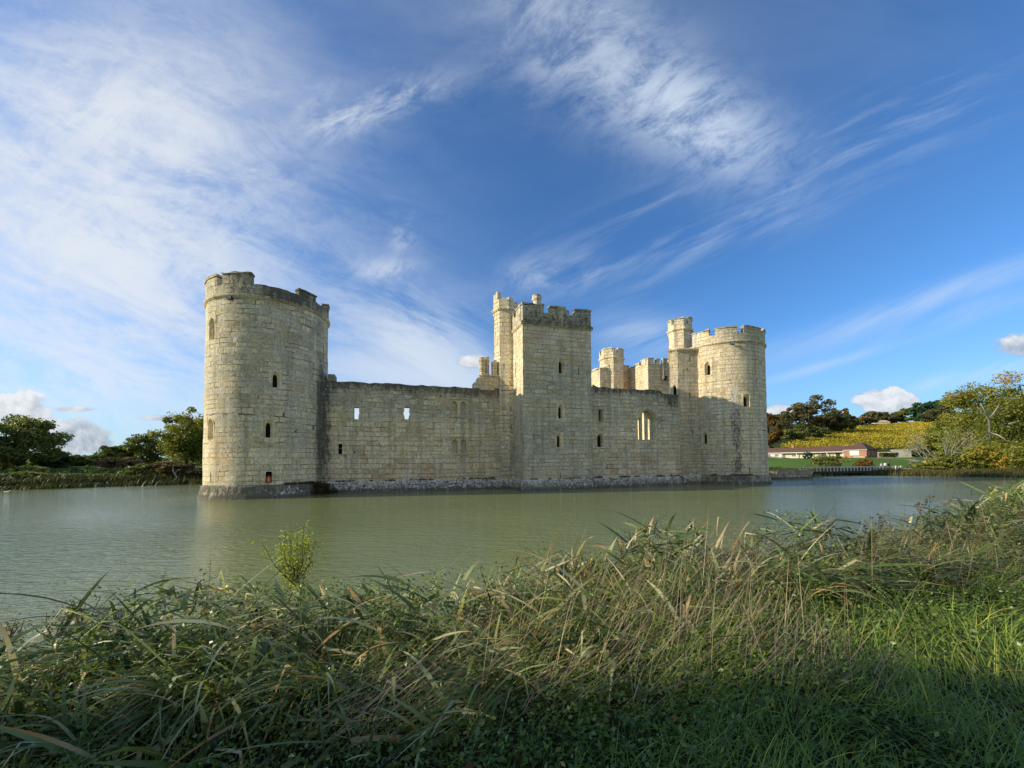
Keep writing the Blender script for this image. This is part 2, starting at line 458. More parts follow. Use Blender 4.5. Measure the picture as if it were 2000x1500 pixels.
def sheet(mb, P, s0, s1, z0, z1, ops=(), step=.45, amp=.03, uo=0., seed=0, ztop=None):
    """wall face; ops = rectangles (sa, sb, za, zb) left out"""
    S = breaks(s0, s1, step, [e for o in ops for e in o[:2]]); Zs = breaks(z0, z1, step, [e for o in ops for e in o[2:4]])
    ids = {}
    SS, ZZ = np.meshgrid(S, Zs, indexing='ij')
    nz = (vnoise(np.stack([SS * 1.6 + uo, ZZ * 1.6, 0 * SS], -1), seed + 5) - .5) * 2 * amp
    for i, s in enumerate(S):
        for j, z in enumerate(Zs):
            zz = z
            if ztop is not None and j == len(Zs) - 1: zz = z + ztop(s)
            ids[i, j] = mb.vert(P(s, zz, nz[i, j]), (s + uo, z))
    for i in range(len(S) - 1):
        for j in range(len(Zs) - 1):
            sc = (S[i] + S[i + 1]) / 2; zc = (Zs[j] + Zs[j + 1]) / 2
            if any(o[0] < sc < o[1] and o[2] < zc < o[3] for o in ops): continue
            mb.face([ids[i, j], ids[i + 1, j], ids[i + 1, j + 1], ids[i, j + 1]])

def arch_poly(cx, z0, w, h, pointed=True, n=7):
    """outline, counter-clockwise from bottom left corner; arched top"""
    hw = w / 2; rise = hw * (1.25 if pointed else 1.0)
    pts = [(cx - hw, z0), (cx + hw, z0)]
    zs = z0 + h - rise
    for k in range(n + 1):
        t = k / n * pi / 2
        x = hw * cos(t) ; zz = rise * (sin(t) if not pointed else (sin(t) * .82 + .18 * (1 - cos(t))))
        pts.append((cx + x, zs + zz))
    for k in range(n - 1, -1, -1):
        t = k / n * pi / 2
        x = hw * cos(t); zz = rise * (sin(t) if not pointed else (sin(t) * .82 + .18 * (1 - cos(t))))
        pts.append((cx - x, zs + zz))
    return pts

def resample(poly, n):
    P = np.array(poly + [poly[0]], float); L = np.r_[0, np.cumsum(np.hypot(*np.diff(P, axis=0).T))]
    t = np.linspace(0, L[-1], n, endpoint=False)
    return [(float(np.interp(a, L, P[:, 0])), float(np.interp(a, L, P[:, 1]))) for a in t]

def to_rect(poly, r):
    """radially project the outline onto rectangle r"""
    cx, cz = (r[0] + r[1]) / 2, (r[2] + r[3]) / 2; hw, hh = (r[1] - r[0]) / 2, (r[3] - r[2]) / 2
    out = []
    for x, z in poly:
        dx, dz = x - cx, z - cz
        k = min(hw / abs(dx) if abs(dx) > 1e-9 else 1e9, hh / abs(dz) if abs(dz) > 1e-9 else 1e9)
        out.append((cx + dx * k, cz + dz * k))
    return out

def insert_corners(poly, r):
    """add points so the rect corners are hit"""
    cx, cz = (r[0] + r[1]) / 2, (r[2] + r[3]) / 2
    ang = lambda p: atan2(p[1] - cz, p[0] - cx)
    pts = list(poly)
    for c in ((r[0], r[2]), (r[1], r[2]), (r[1], r[3]), (r[0], r[3])):
        ac = ang(c)
        for i in range(len(pts)):
            a, b = pts[i], pts[(i + 1) % len(pts)]
            aa, bb = ang(a), ang(b)
            d1 = (ac - aa) % (2 * pi); d2 = (bb - aa) % (2 * pi)
            if 0 < d1 < d2 < pi:
                # intersection of the ray with segment
                t = d1 / d2
                for _ in range(30):
                    p = (a[0] + (b[0] - a[0]) * t, a[1] + (b[1] - a[1]) * t)
                    e = (ang(p) - aa) % (2 * pi) - d1
                    t -= e / d2 * .8
                    t = min(max(t, 0), 1)
                pts.insert(i + 1, (a[0] + (b[0] - a[0]) * t, a[1] + (b[1] - a[1]) * t)); break
    return pts

def ring(mb, P, poly, d): return [mb.vert(P(x, z, d), (x, z)) for x, z in poly]
def loft(mb, A, B, m=None):
    n = len(A)
    for k in range(n): mb.face([A[k], A[(k + 1) % n], B[(k + 1) % n], B[k]], m)

def plate(mb, P, rect, poly, rings, back=None, proud=.012):
    """stone surround filling rect with an opening poly; rings = [(poly, depth)...] going inward; back = material for closing pane"""
    poly = insert_corners(poly, rect)
    outer = to_rect(poly, rect)
    o0 = ring(mb, P, outer, .05); o1 = ring(mb, P, outer, -proud); a = ring(mb, P, poly, -proud)
    loft(mb, o0, o1); loft(mb, o1, a)
    prev = a; prevpoly = poly
    cx = sum(p[0] for p in poly) / len(poly); z0 = min(p[1] for p in poly)
    for (sx, sz, dz, d) in rings:
        pp = [(cx + (x - cx) * sx, z0 + dz + (z - z0) * sz) for x, z in poly]
        b = ring(mb, P, pp, d); loft(mb, prev, b); prev = b
    if back is not None: mb.face(prev, back)

def plain_attr(grey=.3, stain=0., lich=0., rust=0.):
    return lambda V: dict(grey=grey, stain=stain, lich=lich, rust=rust)

def arch_window(parent, P, sc, z0, w, h, wi, hi, margin=.13, grey=.35, label=None, off=0.):
    wi *= 1.12; grey = grey * .5
    """chamfered arched light; returns the hole to leave in the wall"""
    r = (sc - w / 2 - margin, sc + w / 2 + margin, z0 - margin * .7, z0 + h + margin)
    mb = MB()
    ap = arch_poly(sc, z0, w, h)
    plate(mb, P, r, ap, [(.86, .95, .02, .08), (wi / w, hi / h, .03, .20), (wi / w, hi / h, .03, .42)], back=1)
    # hood mould: a thin raised rib following the arch
    hood = [p for p in arch_poly(sc, z0, w + margin * 1.1, h + margin * .6) if p[1] > z0 + h * .62]
    for k in range(len(hood) - 1):
        (xa, za), (xb, zb) = hood[k], hood[k + 1]
        q = [P(xa, za, -.012), P(xb, zb, -.012), P(xb, zb, -.032), P(xa, za, -.032)]
        xa2, za2, xb2, zb2 = sc + (xa - sc) * 1.1, za + .05, sc + (xb - sc) * 1.1, zb + .05
        q2 = [P(xa2, za2, -.012), P(xb2, zb2, -.012), P(xb2, zb2, -.032), P(xa2, za2, -.032)]
        mb.quadp(q[3], q[2], q2[2], q2[3]); mb.quadp(q[0], q[1], q[2], q[3]); mb.quadp(q2[3], q2[2], q2[1], q2[0])
    o = mb.build('window', [M['stone_fine'], M['dark']], parent, plain_attr(grey, .05))
    return r

def slit(parent, P, sc, z0, w, h, depth=.6, name='arrow_slit'):
    r = (sc - w / 2, sc + w / 2, z0, z0 + h)
    mb = MB(); poly = [(r[0], r[2]), (r[1], r[2]), (r[1], r[3]), (r[0], r[3])]
    a = ring(mb, P, poly, -.004); b = ring(mb, P, poly, depth); loft(mb, a, b); mb.face(b, 1)
    mb.build(name, [M['stone_fine'], M['dark']], parent, plain_attr(.5, .1))
    return r

def band(mb, P, s0, s1, z0, prof, step=.45, ends=True):
    """moulding swept along s: prof = [(out, dz), ...]"""
    S = list(np.linspace(s0, s1, max(2, int((s1 - s0) / step) + 1)))
    cols = [[mb.vert(P(s, z0 + dz, -out), (s, z0 + dz)) for out, dz in prof] for s in S]
    for A, B in zip(cols, cols[1:]):
        for k in range(len(prof) - 1): mb.face([A[k], B[k], B[k + 1], A[k + 1]])
    if ends: mb.face(cols[0]); mb.face(cols[-1][::-1])

COURSE = [(-.05, -.02), (.06, 0.), (.17, .12), (.17, .24), (.03, .32), (-.05, .32)]

def parapet(mb, P, z0, segs, thick=.45, out=.04, step=.28, seed=0, cap=True, rough=.065):
    """segs = [(s0, s1, ztop, capped)]"""
    def slab(sa, sb, za, zb, o, t, st):
        S = list(np.linspace(sa, sb, max(2, int((sb - sa) / st) + 1)))
        C = []
        for s in S:
            j = (vnoise(np.array([s * 2.3, seed * 3.1 + zb, 0.]), 31) - .5) * 1.6 * rough - (hash3(int(math.floor(s * 1.7)), seed, int(zb * 7), 5) > .72) * rough * 1.3
            jb = (vnoise(np.array([s * 2.3 + 40, seed * 3.1, 0.]), 32) - .5) * rough
            C.append([mb.vert(P(s, za, -o), (s, za)), mb.vert(P(s, zb + j, -o + jb * .5), (s, zb)), mb.vert(P(s, zb + j, t), (s, zb + t)), mb.vert(P(s, za, t), (s + 3, za))])
        for A_, B_ in zip(C, C[1:]):
            for k in range(4): mb.face([A_[k], B_[k], B_[(k + 1) % 4], A_[(k + 1) % 4]])
        mb.face(C[0][::-1]); mb.face(C[-1])
    for sa, sb, zt, c in segs:
        if c and cap:
            slab(sa, sb, z0, zt - .16, out, thick, step)
            slab(sa - .05, sb + .05, zt - .157, zt, out + .07, thick + .06, step)
        else: slab(sa, sb, z0, zt, out, thick, step)

def disc(mb, c, r, z, n=32):
    mb.face([mb.vert((c[0] + r * cos(2 * pi * k / n), c[1] + r * sin(2 * pi * k / n), z)) for k in range(n)])

def blot(s, z, s0, z0, ws, wz): return np.exp(-((s - s0) / ws) ** 2 - ((z - z0) / wz) ** 2)

RAD = RT * pi / 180.

def round_tower(c, wins, slits, attrf, merlons, zc=15.62, plinth_attr=None, seed=0):
    P = drumP(c)
    tw = MB(); ops = []
    root = bpy.data.objects.new('round_tower', bpy.data.meshes.new('tmp')); bpy.data.objects.remove(root)
    # windows are parented after the tower body exists, so collect first
    todo = []
    for w in wins:
        sc, z0, w_, h, wi, hi, g = w[0] * RAD, *w[1:]
        ops.append((sc - w_ / 2 - .13, sc + w_ / 2 + .13, z0 - .13 * .7, z0 + h + .13)); todo.append(('a', sc, z0, w_, h, wi, hi, g))
    for s in slits:
        sc = s[0] * RAD; ops.append((sc - s[2] / 2, sc + s[2] / 2, s[1], s[1] + s[3])); todo.append(('s', sc, s[1], s[2], s[3]))
    sheet(tw, P, -pi * RT, pi * RT, .9, zc + .1, ops, .42, .035, seed * 13., seed)
    body = tw.build('round_tower', M['stone'], castle, lambda V: attrf(np.arctan2(V[:, 1] - c[1], V[:, 0] - c[0]) / pi * 180, V[:, 2]), True)
    for t in todo:
        if t[0] == 'a': arch_window(body, P, *t[1:7], grey=t[7])
        else: slit(body, P, *t[1:])
    mb = MB(); band(mb, P, -pi * RT, pi * RT, zc, COURSE, ends=False)
    mb.build('string_course', M['stone_fine'], body, lambda V: attrf(np.arctan2(V[:, 1] - c[1], V[:, 0] - c[0]) / pi * 180, V[:, 2]))
    mb = MB(); parapet(mb, P, zc + .3, [(a * RAD, b * RAD, z, k) for a, b, z, k in merlons], out=.05, seed=seed)
    mb.build('parapet', M['stone'], body, lambda V: attrf(np.arctan2(V[:, 1] - c[1], V[:, 0] - c[0]) / pi * 180, V[:, 2]))
    mb = MB(); disc(mb, c, RT - .2, zc + .35); mb.build('roof', M['rooffelt'], body)
    mb = MB(); band(mb, P, -pi * RT, pi * RT, 0., [(.36, -1.2), (.33, 0.), (.2, .45), (.12, .93), (.0, 1.06), (-.1, 1.06)], .35, ends=False)
    mb.build('plinth', M['stone_rough'], body, plinth_attr or (lambda V: dict(grey=.9, stain=.42 + .4 * smooth(.4, .0, V[:, 2]), lich=.35, rust=0)))
    return body

# south-east drum, nearest on the left
def se_attr(a, z):
    a = np.asarray(a)
    s = np.zeros_like(z)
    s += .80 * blot(a, z, -19, 5.2, 9.5, 6.5) * (1 - smooth(11., 13.5, z)) + .25 * blot(a, z, -20, 11, 8, 4)         # black run beside the curtain wall
    s += .30 * blot(a, z, -104, 6, 8, 10)
    s += .28 * np.exp(-((a + 60) / 40) ** 2) * smooth(15.2, 15.9, z)
    s += (.34 + .14 * smooth(-95, -70, a)) * smooth(15.3, 16.2, z)
    lich = .25 * blot(a, z, -102, 8, 9, 9) + .42 * blot(a, z, -18, 5, 6, 6) * (1 - smooth(9, 12, z)) + .15 * smooth(15, 16, z)
    grey = .55 + .2 * smooth(5, 9, z) - .45 * (1 - smooth(1, 6, z)) - .35 * smooth(-100, -125, a) + .2 * smooth(-80, -20, a) * smooth(3, 7, z)  # left side of the drum less grey: sun warmth put into the colour
    rust = .5 * blot(a, z, -122, 3.2, 9, 1.3)
    return dict(grey=np.clip(grey, 0, 1), stain=s, lich=lich, rust=rust)
SEW = [(-134.2, 12.45, .80, 1.75, .52, 1.55, .1), (-70.7, 8.72, .62, 1.25, .30, 1.05, .75), (-133.2, 4.6, .74, 1.65, .5, 1.45, .1), (-76.3, 4.72, .66, 1.42, .30, 1.18, .7)]
SES = [(-131.2, 1.35, .17, .68), (-75, 1.22, .42, .85), (-14.2, 12.5, .12, .75)]
SEM = [(-200, -170, 17.45, True), (-170, -158, 16.75, False), (-158, -126.5, 17.55, True), (-126.5, -119.5, 16.72, False), (-119.5, -91.5, 17.62, True),
       (-91.5, -50.3, 16.72, False), (-50.3, -30, 17.2, True), (-30, 0, 16.7, False), (0, 30, 17.45, True), (30, 38, 16.7, False), (38, 70, 17.45, True), (70, 78, 16.7, False), (78, 112, 17.45, True), (112, 120, 16.7, False), (120, 160, 17.45, True)]
def se_plinth(V):
    a = np.degrees(np.arctan2(V[:, 1] - SE[1], V[:, 0] - SE[0]))
    return dict(grey=.9, stain=.60 + .3 * smooth(.35, 0, V[:, 2]) + .2 * smooth(-90, -60, a), lich=.12 + .6 * blot(a, V[:, 2], -58, .6, 22, .4), rust=0)
se_tower = round_tower(SE, SEW, SES, se_attr, SEM, plinth_attr=se_plinth, seed=1)

# north-east drum, far right
def ne_attr(a, z):
    s = .60 * blot(a, z, -117, 5.8, 10, 5.0) * smooth(10.8, 8.8, z) + .34 * smooth(15.4, 16.2, z)
    s += .3 * blot(a, z, -112, 1.8, 25, .9)
    lich = .6 * blot(a, z, -121, 10.5, 7, 3.5) + .5 * blot(a, z, -117, 5, 8, 4.5)
    grey = .22 + .3 * smooth(9, 5, z) * smooth(-112, -125, a) + .15 * smooth(15, 16, z) - .25 * smooth(8, 12, z) * smooth(-125, -140, a)
    rust = .45 * blot(a, z, -165, 14.2, 14, 1.2) + .2 * blot(a, z, -140, 13, 12, 1.2)
    return dict(grey=np.clip(grey, 0, 1), stain=s, lich=lich, rust=rust)
NEW = [(-150.3, 12.3, .70, 1.5, .34, 1.2, .2), (-102.6, 8.5, .72, 1.4, .40, 1.15, .3), (-157, 4.52, .55, 1.38, .28, 1.15, .5)]
NES = [(-101.3, 1.27, .12, .62)]
NEM = [(-172, -148.2, 17.5, True), (-148.2, -140.2, 16.75, False), (-140.2, -112.7, 17.5, True), (-112.7, -104.2, 16.78, False), (-104.2, -72.5, 17.5, True), (-72.5, -66, 16.78, False),
       (-66, -40, 17.5, True), (-40, -32, 16.75, False), (-32, 0, 17.5, True), (0, 8, 16.75, False), (8, 40, 17.5, True), (40, 48, 16.75, False), (48, 80, 17.5, True), (80, 88, 16.75, False), (88, 120, 17.5, True)]
def ne_plinth(V):
    a = np.degrees(np.arctan2(V[:, 1] - NE[1], V[:, 0] - NE[0]))
    return dict(grey=.9, stain=.46 + .4 * smooth(.35, 0, V[:, 2]) + .25 * blot(a, V[:, 2], -120, .8, 30, .4), lich=.2, rust=0)
ne_tower = round_tower(NE, NEW, NES, ne_attr, NEM, plinth_attr=ne_plinth, seed=4)
mb = MB()
for zz in (17.02, 17.3):
    pts = [(NE[0] + 4.0 * cos(radians(a)), NE[1] + 4.0 * sin(radians(a)), zz) for a in range(-180, 181, 10)]
    mb.tube(pts, .022, 5)
for a in range(-170, 180, 20):
    q = (NE[0] + 4.0 * cos(radians(a)), NE[1] + 4.0 * sin(radians(a)))
    mb.tube([(q[0], q[1], 15.9), (q[0], q[1], 17.32)], .025, 5)
mb.build('railing', M['metal_dark'], ne_tower)

# ---- generic prism tower of stone (polygon plan, counter-clockwise seen from above)
def prism(name, parent, plan, z0, z1, attrf, wins=(), slits=(), cornice=None, merlons=None, plinth=None, mat='stone', seed=0, amp=.03, top=True, face_gaps=None):
    n = len(plan); tw = MB(); todo = []
    for k in range(n):
        P, L = lineP(plan[k], plan[(k + 1) % n]); ops = []
        for w in wins:
            if w[0] == k:
                _, sc, zb, w_, h, wi, hi, g = w
                ops.append((sc - w_ / 2 - .13, sc + w_ / 2 + .13, zb - .13 * .7, zb + h + .13)); todo.append(('a', P, sc, zb, w_, h, wi, hi, g))
        for s in slits:
            if s[0] == k: ops.append((s[1] - s[3] / 2, s[1] + s[3] / 2, s[2], s[2] + s[4])); todo.append(('s', P, *s[1:]))
        sheet(tw, P, 0, L, z0, z1, ops, .45, amp, seed * 7. + k * 11.3, seed + k)
    if top: tw.face([tw.vert((x, y, z1)) for x, y in plan])
    body = tw.build(name, M[mat], parent, attrf)
    for t in todo:
        if t[0] == 'a': arch_window(body, *t[1:8], grey=t[8])
        else: slit(body, *t[1:])
    if cornice:
        mb = MB()
        for k in range(n):
            P, L = lineP(plan[k], plan[(k + 1) % n]); band(mb, P, -.17, L + .17, cornice, COURSE)
        mb.build('string_course', M['stone_fine'], body, attrf)
    if merlons:
        mb = MB(); zb = merlons[0]
        for k in range(n):
            P, L = lineP(plan[k], plan[(k + 1) % n])
            segs = merlons[1].get(k) if isinstance(merlons[1], dict) else None
            if segs is None and not isinstance(merlons[1], dict):
                zt, zs = merlons[1]; q = max(1, int(round(L / 2.2)))
                segs = []
                for j in range(q):
                    a = L * j / q; b = L * (j + 1) / q; g = (b - a) * .32
                    segs += [(a, b - g, zt, True), (b - g, b, zs, False)] if q > 1 else [(0, L * .62, zt, True), (L * .62, L, zs, False)]
            if segs: parapet(mb, P, zb, segs, out=.05 + .002 * k, seed=seed + k, thick=.4)
        mb.build('parapet', M[mat], body, attrf)
    if plinth:
        mb = MB()
        for k in plinth:
            P, L = lineP(plan[k], plan[(k + 1) % n])
            band(mb, P, -.3, L + .3, 0., [(.36, -1.2), (.31, 0.), (.2, .45), (.12, .93), (.0, 1.04), (-.1, 1.04)], .35)
        mb.build('plinth', M['stone_rough'], body, lambda V: dict(grey=.9, stain=.46 + .42 * smooth(.3, 0, V[:, 2]), lich=.28 + .36 * smooth(.2, .7, V[:, 2]), rust=0))
    return body

# ---- square tower in the middle of the east front
W_ET = 7.08
def et_attr(V):
    x, y, z = V.T
    top = smooth(15.3, 15.9, z)
    grey = .62 + .25 * smooth(11.5, 9.5, z) - .35 * smooth(11, 13, z) * (1 - top) - .3 * smooth(3.2, 1.2, z) + .2 * top - .5 * (x < .05) * smooth(6, 9, z)
    stain = .38 * top + .25 * blot(z, z, 15.75, 15.75, .35, .35) * (x > .05) + .16 * blot(x, z, 3.3, 3.2, 1.6, 1.8)
    rust = .5 * blot(x, z, 1.2, 14.5, .9, .8) + .4 * blot(x, z, 5., 12.9, .8, .4) + .15 * smooth(3, 1.2, z)
    return dict(grey=np.clip(grey, 0, 1), stain=stain, lich=.12 + .1 * top, rust=rust)
etplan = [(0, 0), (W_ET, 0), (W_ET, 7.4), (0, 7.4)]
# faces: 0 front, 1 right, 2 back, 3 left (s runs from the back corner to the front corner)
etw = [(0, 3.86, 11.12, .58, 1.42, .28, 1.2, .55), (0, 3.75, 6.78, .58, 1.36, .27, 1.15, .6), (0, 3.57, 4.02, .58, 1.33, .27, 1.13, .6)]
ets = [(0, 5.68, 11.13, .10, .65), (0, 3.65, 1.06, .08, .55), (3, 7.4 - 2.38, 11.05, .16, 1.5), (3, 7.4 - 2.22, 6.9, .12, 1.0), (3, 7.4 - 2.27, 3.6, .12, .95)]
etm = {0: [(0, 2.12, 17.66, True), (2.12, 2.72, 16.83, False), (2.72, 4.35, 17.63, True), (4.35, 4.76, 17.4, False), (4.76, 5.3, 16.9, False), (5.3, W_ET, 17.62, True)],
       1: [(.46, 7.4, 16.3, False)],
       2: [(.46, 6.6, 16.35, False)],
       3: [(0, 2.9, 17.5, True), (2.9, 4.8, 17.62, True), (4.8, 5.5, 17.0, False), (5.5, 6.94, 17.64, True)]}
square_tower = prism('square_tower', castle, etplan, .9, 15.75, et_attr, etw, ets, 15.6, (15.9, etm), plinth=(0, 1, 3), seed=21)

def oct_plan(c, ap, a0=22.5):
    R = ap / cos(pi / 8)
    return [(c[0] + R * cos(radians(a0 + 45 * k)), c[1] + R * sin(radians(a0 + 45 * k))) for k in range(8)]

def lit_attr(g=.15, st=.04): return lambda V: dict(grey=np.clip(g + .25 * smooth(9, 6, V[:, 2]), 0, 1), stain=st, lich=.1, rust=.25 * smooth(2.6, 1.2, V[:, 2]) * (V[:, 2] < 3))  # lit parts get less grey, sunlight put into the stone colour

# stair turret at its back corner
tplan = oct_plan((-.42, 4.36), 1.15, 0.)
L = 1.15 * 2 * tan(pi / 8)
tm = {k: [(0, L * .4, 18.95, False), (L * .4, L, 19.25, False)] for k in range(8)}
tm[5] = [(0, .3, 19.1, False), (.3, .62, 19.3, False), (.62, L, 19.2, False)]
tm[4] = [(0, .4, 19.95, False), (.4, .7, 20.05, False), (.7, L, 19.25, False)]
tm[6] = [(0, .5, 19.35, False), (.5, L, 18.95, False)]
stair_turret = prism('stair_turret', castle, tplan, .5, 18.2, lit_attr(.12), slits=[(5, .42, 12.0, .1, .62)], cornice=18.05, merlons=(18.35, tm), seed=33)
fplan = [(-1.31, 3.51), (.02, 3.12), (.02, 6.0), (-.2, 6.0)]
prism('wall_return', castle, fplan, .5, 16.0, lambda V: dict(grey=np.clip(.1 + .7 * smooth(9, 7, V[:, 2]) - .7 * smooth(3, 1.6, V[:, 2]), 0, 1), stain=.03, lich=.05, rust=.7 * blot(V[:, 0], V[:, 2], -.9, 1.6, .7, .9)), slits=[(0, .55, 8.5, .09, .55)], plinth=(0,), seed=35)
# chimney on the square tower roof
def chimney(parent, c, r, z0, z1, n=8):
    mb = MB()
    mb.lathe(c, [(r * 1.25, z0), (r * 1.25, z0 + .25), (r, z0 + .35), (r * .96, z1 - .55), (r * 1.22, z1 - .42), (r * 1.25, z1 - .28), (r * 1.05, z1 - .2), (r * 1.18, z1 - .02), (r * .75, z1), (r * .7, z1 - .3)], n, a0=pi / 8)
    mb.build('chimney', M['stone'], parent, plain_attr(.3, .12, .2))
chimney(square_tower, (2.05, 1.6), .40, 15.8, 19.15)
mb = MB(); mb.tube([(3.1, -.02, 15.28), (3.1, -.25, 15.22), (3.02, -.36, 15.3)], .03, 6); mb.build('broken_spout', M['metal_dark'], square_tower)

# ---- curtain wall (left) with its openings
YC = 3.61; TW = 1.9
cw = MB(); Pc = frontP(YC)
holes = [(-15.0, -14.52, 6.66, 7.80), (-10.66, -10.06, 6.76, 7.95)]
rag = [[(.08, .02), (.8, .0), (.86, .35), (1., .50), (.92, .62), (.95, 1.), (.45, .97), (.04, .98), (0., .55)],
       [(.22, .02), (.72, .0), (.86, .28), (1., .45), (.84, .60), (.95, .98), (.5, 1.), (.14, .98), (.12, .66), (.0, .44), (.14, .28)]]
holer = [(h[0] - .12, h[1] + .12, h[2] - .12, h[3] + .12) for h in holes]
bw_rects = [(-6.28, -4.58, 7.16, 8.95), (-6.24, -4.55, 3.45, 5.2)]
lw = (-16.27, -15.95, 3.5, 4.42)
cops = holer + bw_rects + [lw]
def cw_attr(V):
    x, y, z = V.T
    grey = -.22 + 1.1 * smooth(5.9, 7.8, z) + .75 * smooth(-5.2, -4., x) * smooth(2.4, 3.2, z) + .35 * smooth(-15.5, -16.5, x) + .4 * blot(x, z, -5.3, 2.6, 1.2, 1.2)
    stain = .52 * smooth(8.3, 10.1, z) + .30 * smooth(7.4, 8.8, z) * fbm(np.stack([x * .5, z * .5, 0 * x], -1), 4) + .70 * blot(x, z, -17.45, 5, .75, 7) + .3 * blot(x, z, -5.4, 2.9, 1., .7) + .25 * blot(x, z, -5.4, 6.7, .9, .5)
    lich = .22 * smooth(7, 9.5, z) + .3 * blot(x, z, -17.5, 5, .8, 6) + .3 * blot(x, z, -5.4, 6.8, .8, .4) + .25 * smooth(1.7, 1.1, z)
    rust = .55 * blot(x, z, -12.2, 1.7, 1., .45) + .5 * blot(x, z, -8., 2., 1.6, .45) + .4 * blot(x, z, -3., 2., 1., .5) + .3 * smooth(6.4, 5.5, z) * fbm(np.stack([x * .6, z * 1.2, 0 * x], -1), 14)
    return dict(grey=np.clip(grey, -.4, 1), stain=np.clip(stain, 0, 1), lich=lich, rust=rust)
tj = lambda s: (vnoise(np.array([s * 1.9, 7., 0.]), 77) - .5) * .16
sheet(cw, Pc, -18.6, -1.3, .9, 10.05, cops, .38, .035, 0., 9, ztop=tj)
# top and inner face
S = np.linspace(-18.6, -1.3, 46)
for a, b in zip(S, S[1:]):
    za, zb = 10.05 + tj(a), 10.05 + tj(b)
    cw.quadp((a, YC, za), (b, YC, zb), (b, YC + TW, zb), (a, YC + TW, za))
sheet(cw, lambda s, z, d=0.: (s, YC + TW - d, z), -18.6, -1.3, .9, 10.05, holer, .6, .03, 50., 3, ztop=tj)
curtain = cw.build('curtain_wall', M['stone'], castle, cw_attr)
for (x0, x1, z0, z1), rg, r in zip(holes, rag, holer):
    mb = MB(); poly = [(x0 + (x1 - x0) * a, z0 + (z1 - z0) * b) for a, b in rg]
    poly = insert_corners(poly, r); out = to_rect(poly, r)
    o1 = ring(mb, Pc, out, -.01); a_ = ring(mb, Pc, poly, -.01); b_ = ring(mb, Pc, poly, .25)
    big = [((x0 + x1) / 2 + (x - (x0 + x1) / 2) * 3.6, z0 - .3 + (z - z0) * 1.7) for x, z in poly]
    c_ = ring(mb, Pc, poly, .25); d_ = ring(mb, Pc, out, TW)
    loft(mb, o1, a_); loft(mb, a_, b_); loft(mb, b_, d_)
    mb.build('loophole', M['stone_fine'], curtain, plain_attr(.5, .1, .1))
# blocked two-light windows
for (x0, x1, z0, z1), up in zip(bw_rects, (True, False)):
    mb = MB(); xm = (x0 + x1) / 2
    for a, b in ((x0, xm), (xm, x1)):
        c = (a + b) / 2; r = (a, b, z0, z1)
        ap = arch_poly(c, z0 + .12, .56, (z1 - z0) - .38)
        plate(mb, lambda s, z, d=0.: Pc(s, z, d + .07), r, ap, [(.9, .97, 0., .12), (.88, .96, 0., .34)], back=0 if up else 0, proud=0.)
    for q in ((x0, x1, z1 - .015, z1),): mb.box(q[0] - .1, q[1] + .1, YC - .05, YC + .08, z1 - .09, z1 + .03)
    mb.box(x0 - .03, x0 + .015, YC - .01, YC + .09, z0, z1); mb.box(x1 - .015, x1 + .03, YC - .01, YC + .09, z0, z1)
    mb.box(x0 - .05, x1 + .05, YC - .06, YC + .09, z0 - .12, z0 + .012)
    if not up:
        for xq in (x0 + .42, x1 - .42): mb.lathe((xq, YC + .2), [(.10, z0 + 1.02), (.10, z0 + 1.03)], 4)
    mb.build('blocked_window', [M['stone_fine'], M['dark']], curtain, lambda V: dict(grey=.5, stain=.05 + .35 * (V[:, 2] < z0 + .02), lich=.2, rust=.1))
mb = MB(); poly = [(lw[0], lw[2]), (lw[1], lw[2]), (lw[1], lw[3]), (lw[0], lw[3])]
a_ = ring(mb, Pc, poly, -.005); b_ = ring(mb, Pc, poly, .35); loft(mb, a_, b_); mb.face(b_, 1)
mb.box(lw[0] + .12, lw[1], YC + .05, YC + .1, 4.02, 4.06)
mb.build('window', [M['stone_fine'], M['dark']], curtain, plain_attr(.6, .2))
# small putlog holes
for x, z, w in ((-15.0, 3.62, .14), (-7.4, 7.72, .1), (-10.75, 3.5, .08), (-12.15, 1.62, .12)):
    mb = MB(); mb.box(x, x + w, YC - .012, YC + .05, z, z + w * .9); mb.build('putlog_hole', M['dark'], curtain)
mb = MB(); band(mb, Pc, -17.9, -1.0, 0., [(.36, -1.2), (.32, 0.), (.2, .45), (.12, .93), (.0, 1.05), (-.1, 1.05)], .35)
mb.build('plinth', M['stone_rough'], curtain, lambda V: dict(grey=.9, stain=.54 + .4 * smooth(.35, 0, V[:, 2]), lich=.28 + .42 * smooth(.2, .6, V[:, 2]), rust=0))
mb = MB()
mb.box(-3.88, -3.5, YC + .01, YC + 1.2, 9.9, 10.62); mb.box(-3.5, -3.08, YC + .013, YC + 1.2, 9.9, 11.12); mb.box(-3.08, -1.35, YC + .016, YC + 1.2, 9.9, 11.3)
mb.box(-3.12, -1.35, YC - .06, YC + 1.2, 11.297, 11.42)
mb.box(-1.95, -1.55, YC + .02, YC + .9, 11.417, 12.9)
mb.build('wall_stub', M['stone'], curtain, plain_attr(.35, .2, .15, .15))
mb = MB(); mb.box(-17.2, -16.62, YC + .02, YC + 1.3, 9.95, 10.68); mb.build('wall_stub', M['stone'], curtain, plain_attr(.9, .5, .3))
chimney(curtain, (-2.98, YC + .55), .30, 11.4, 13.25)
chimney(curtain, (-2.42, YC + .75), .22, 11.4, 13.4)

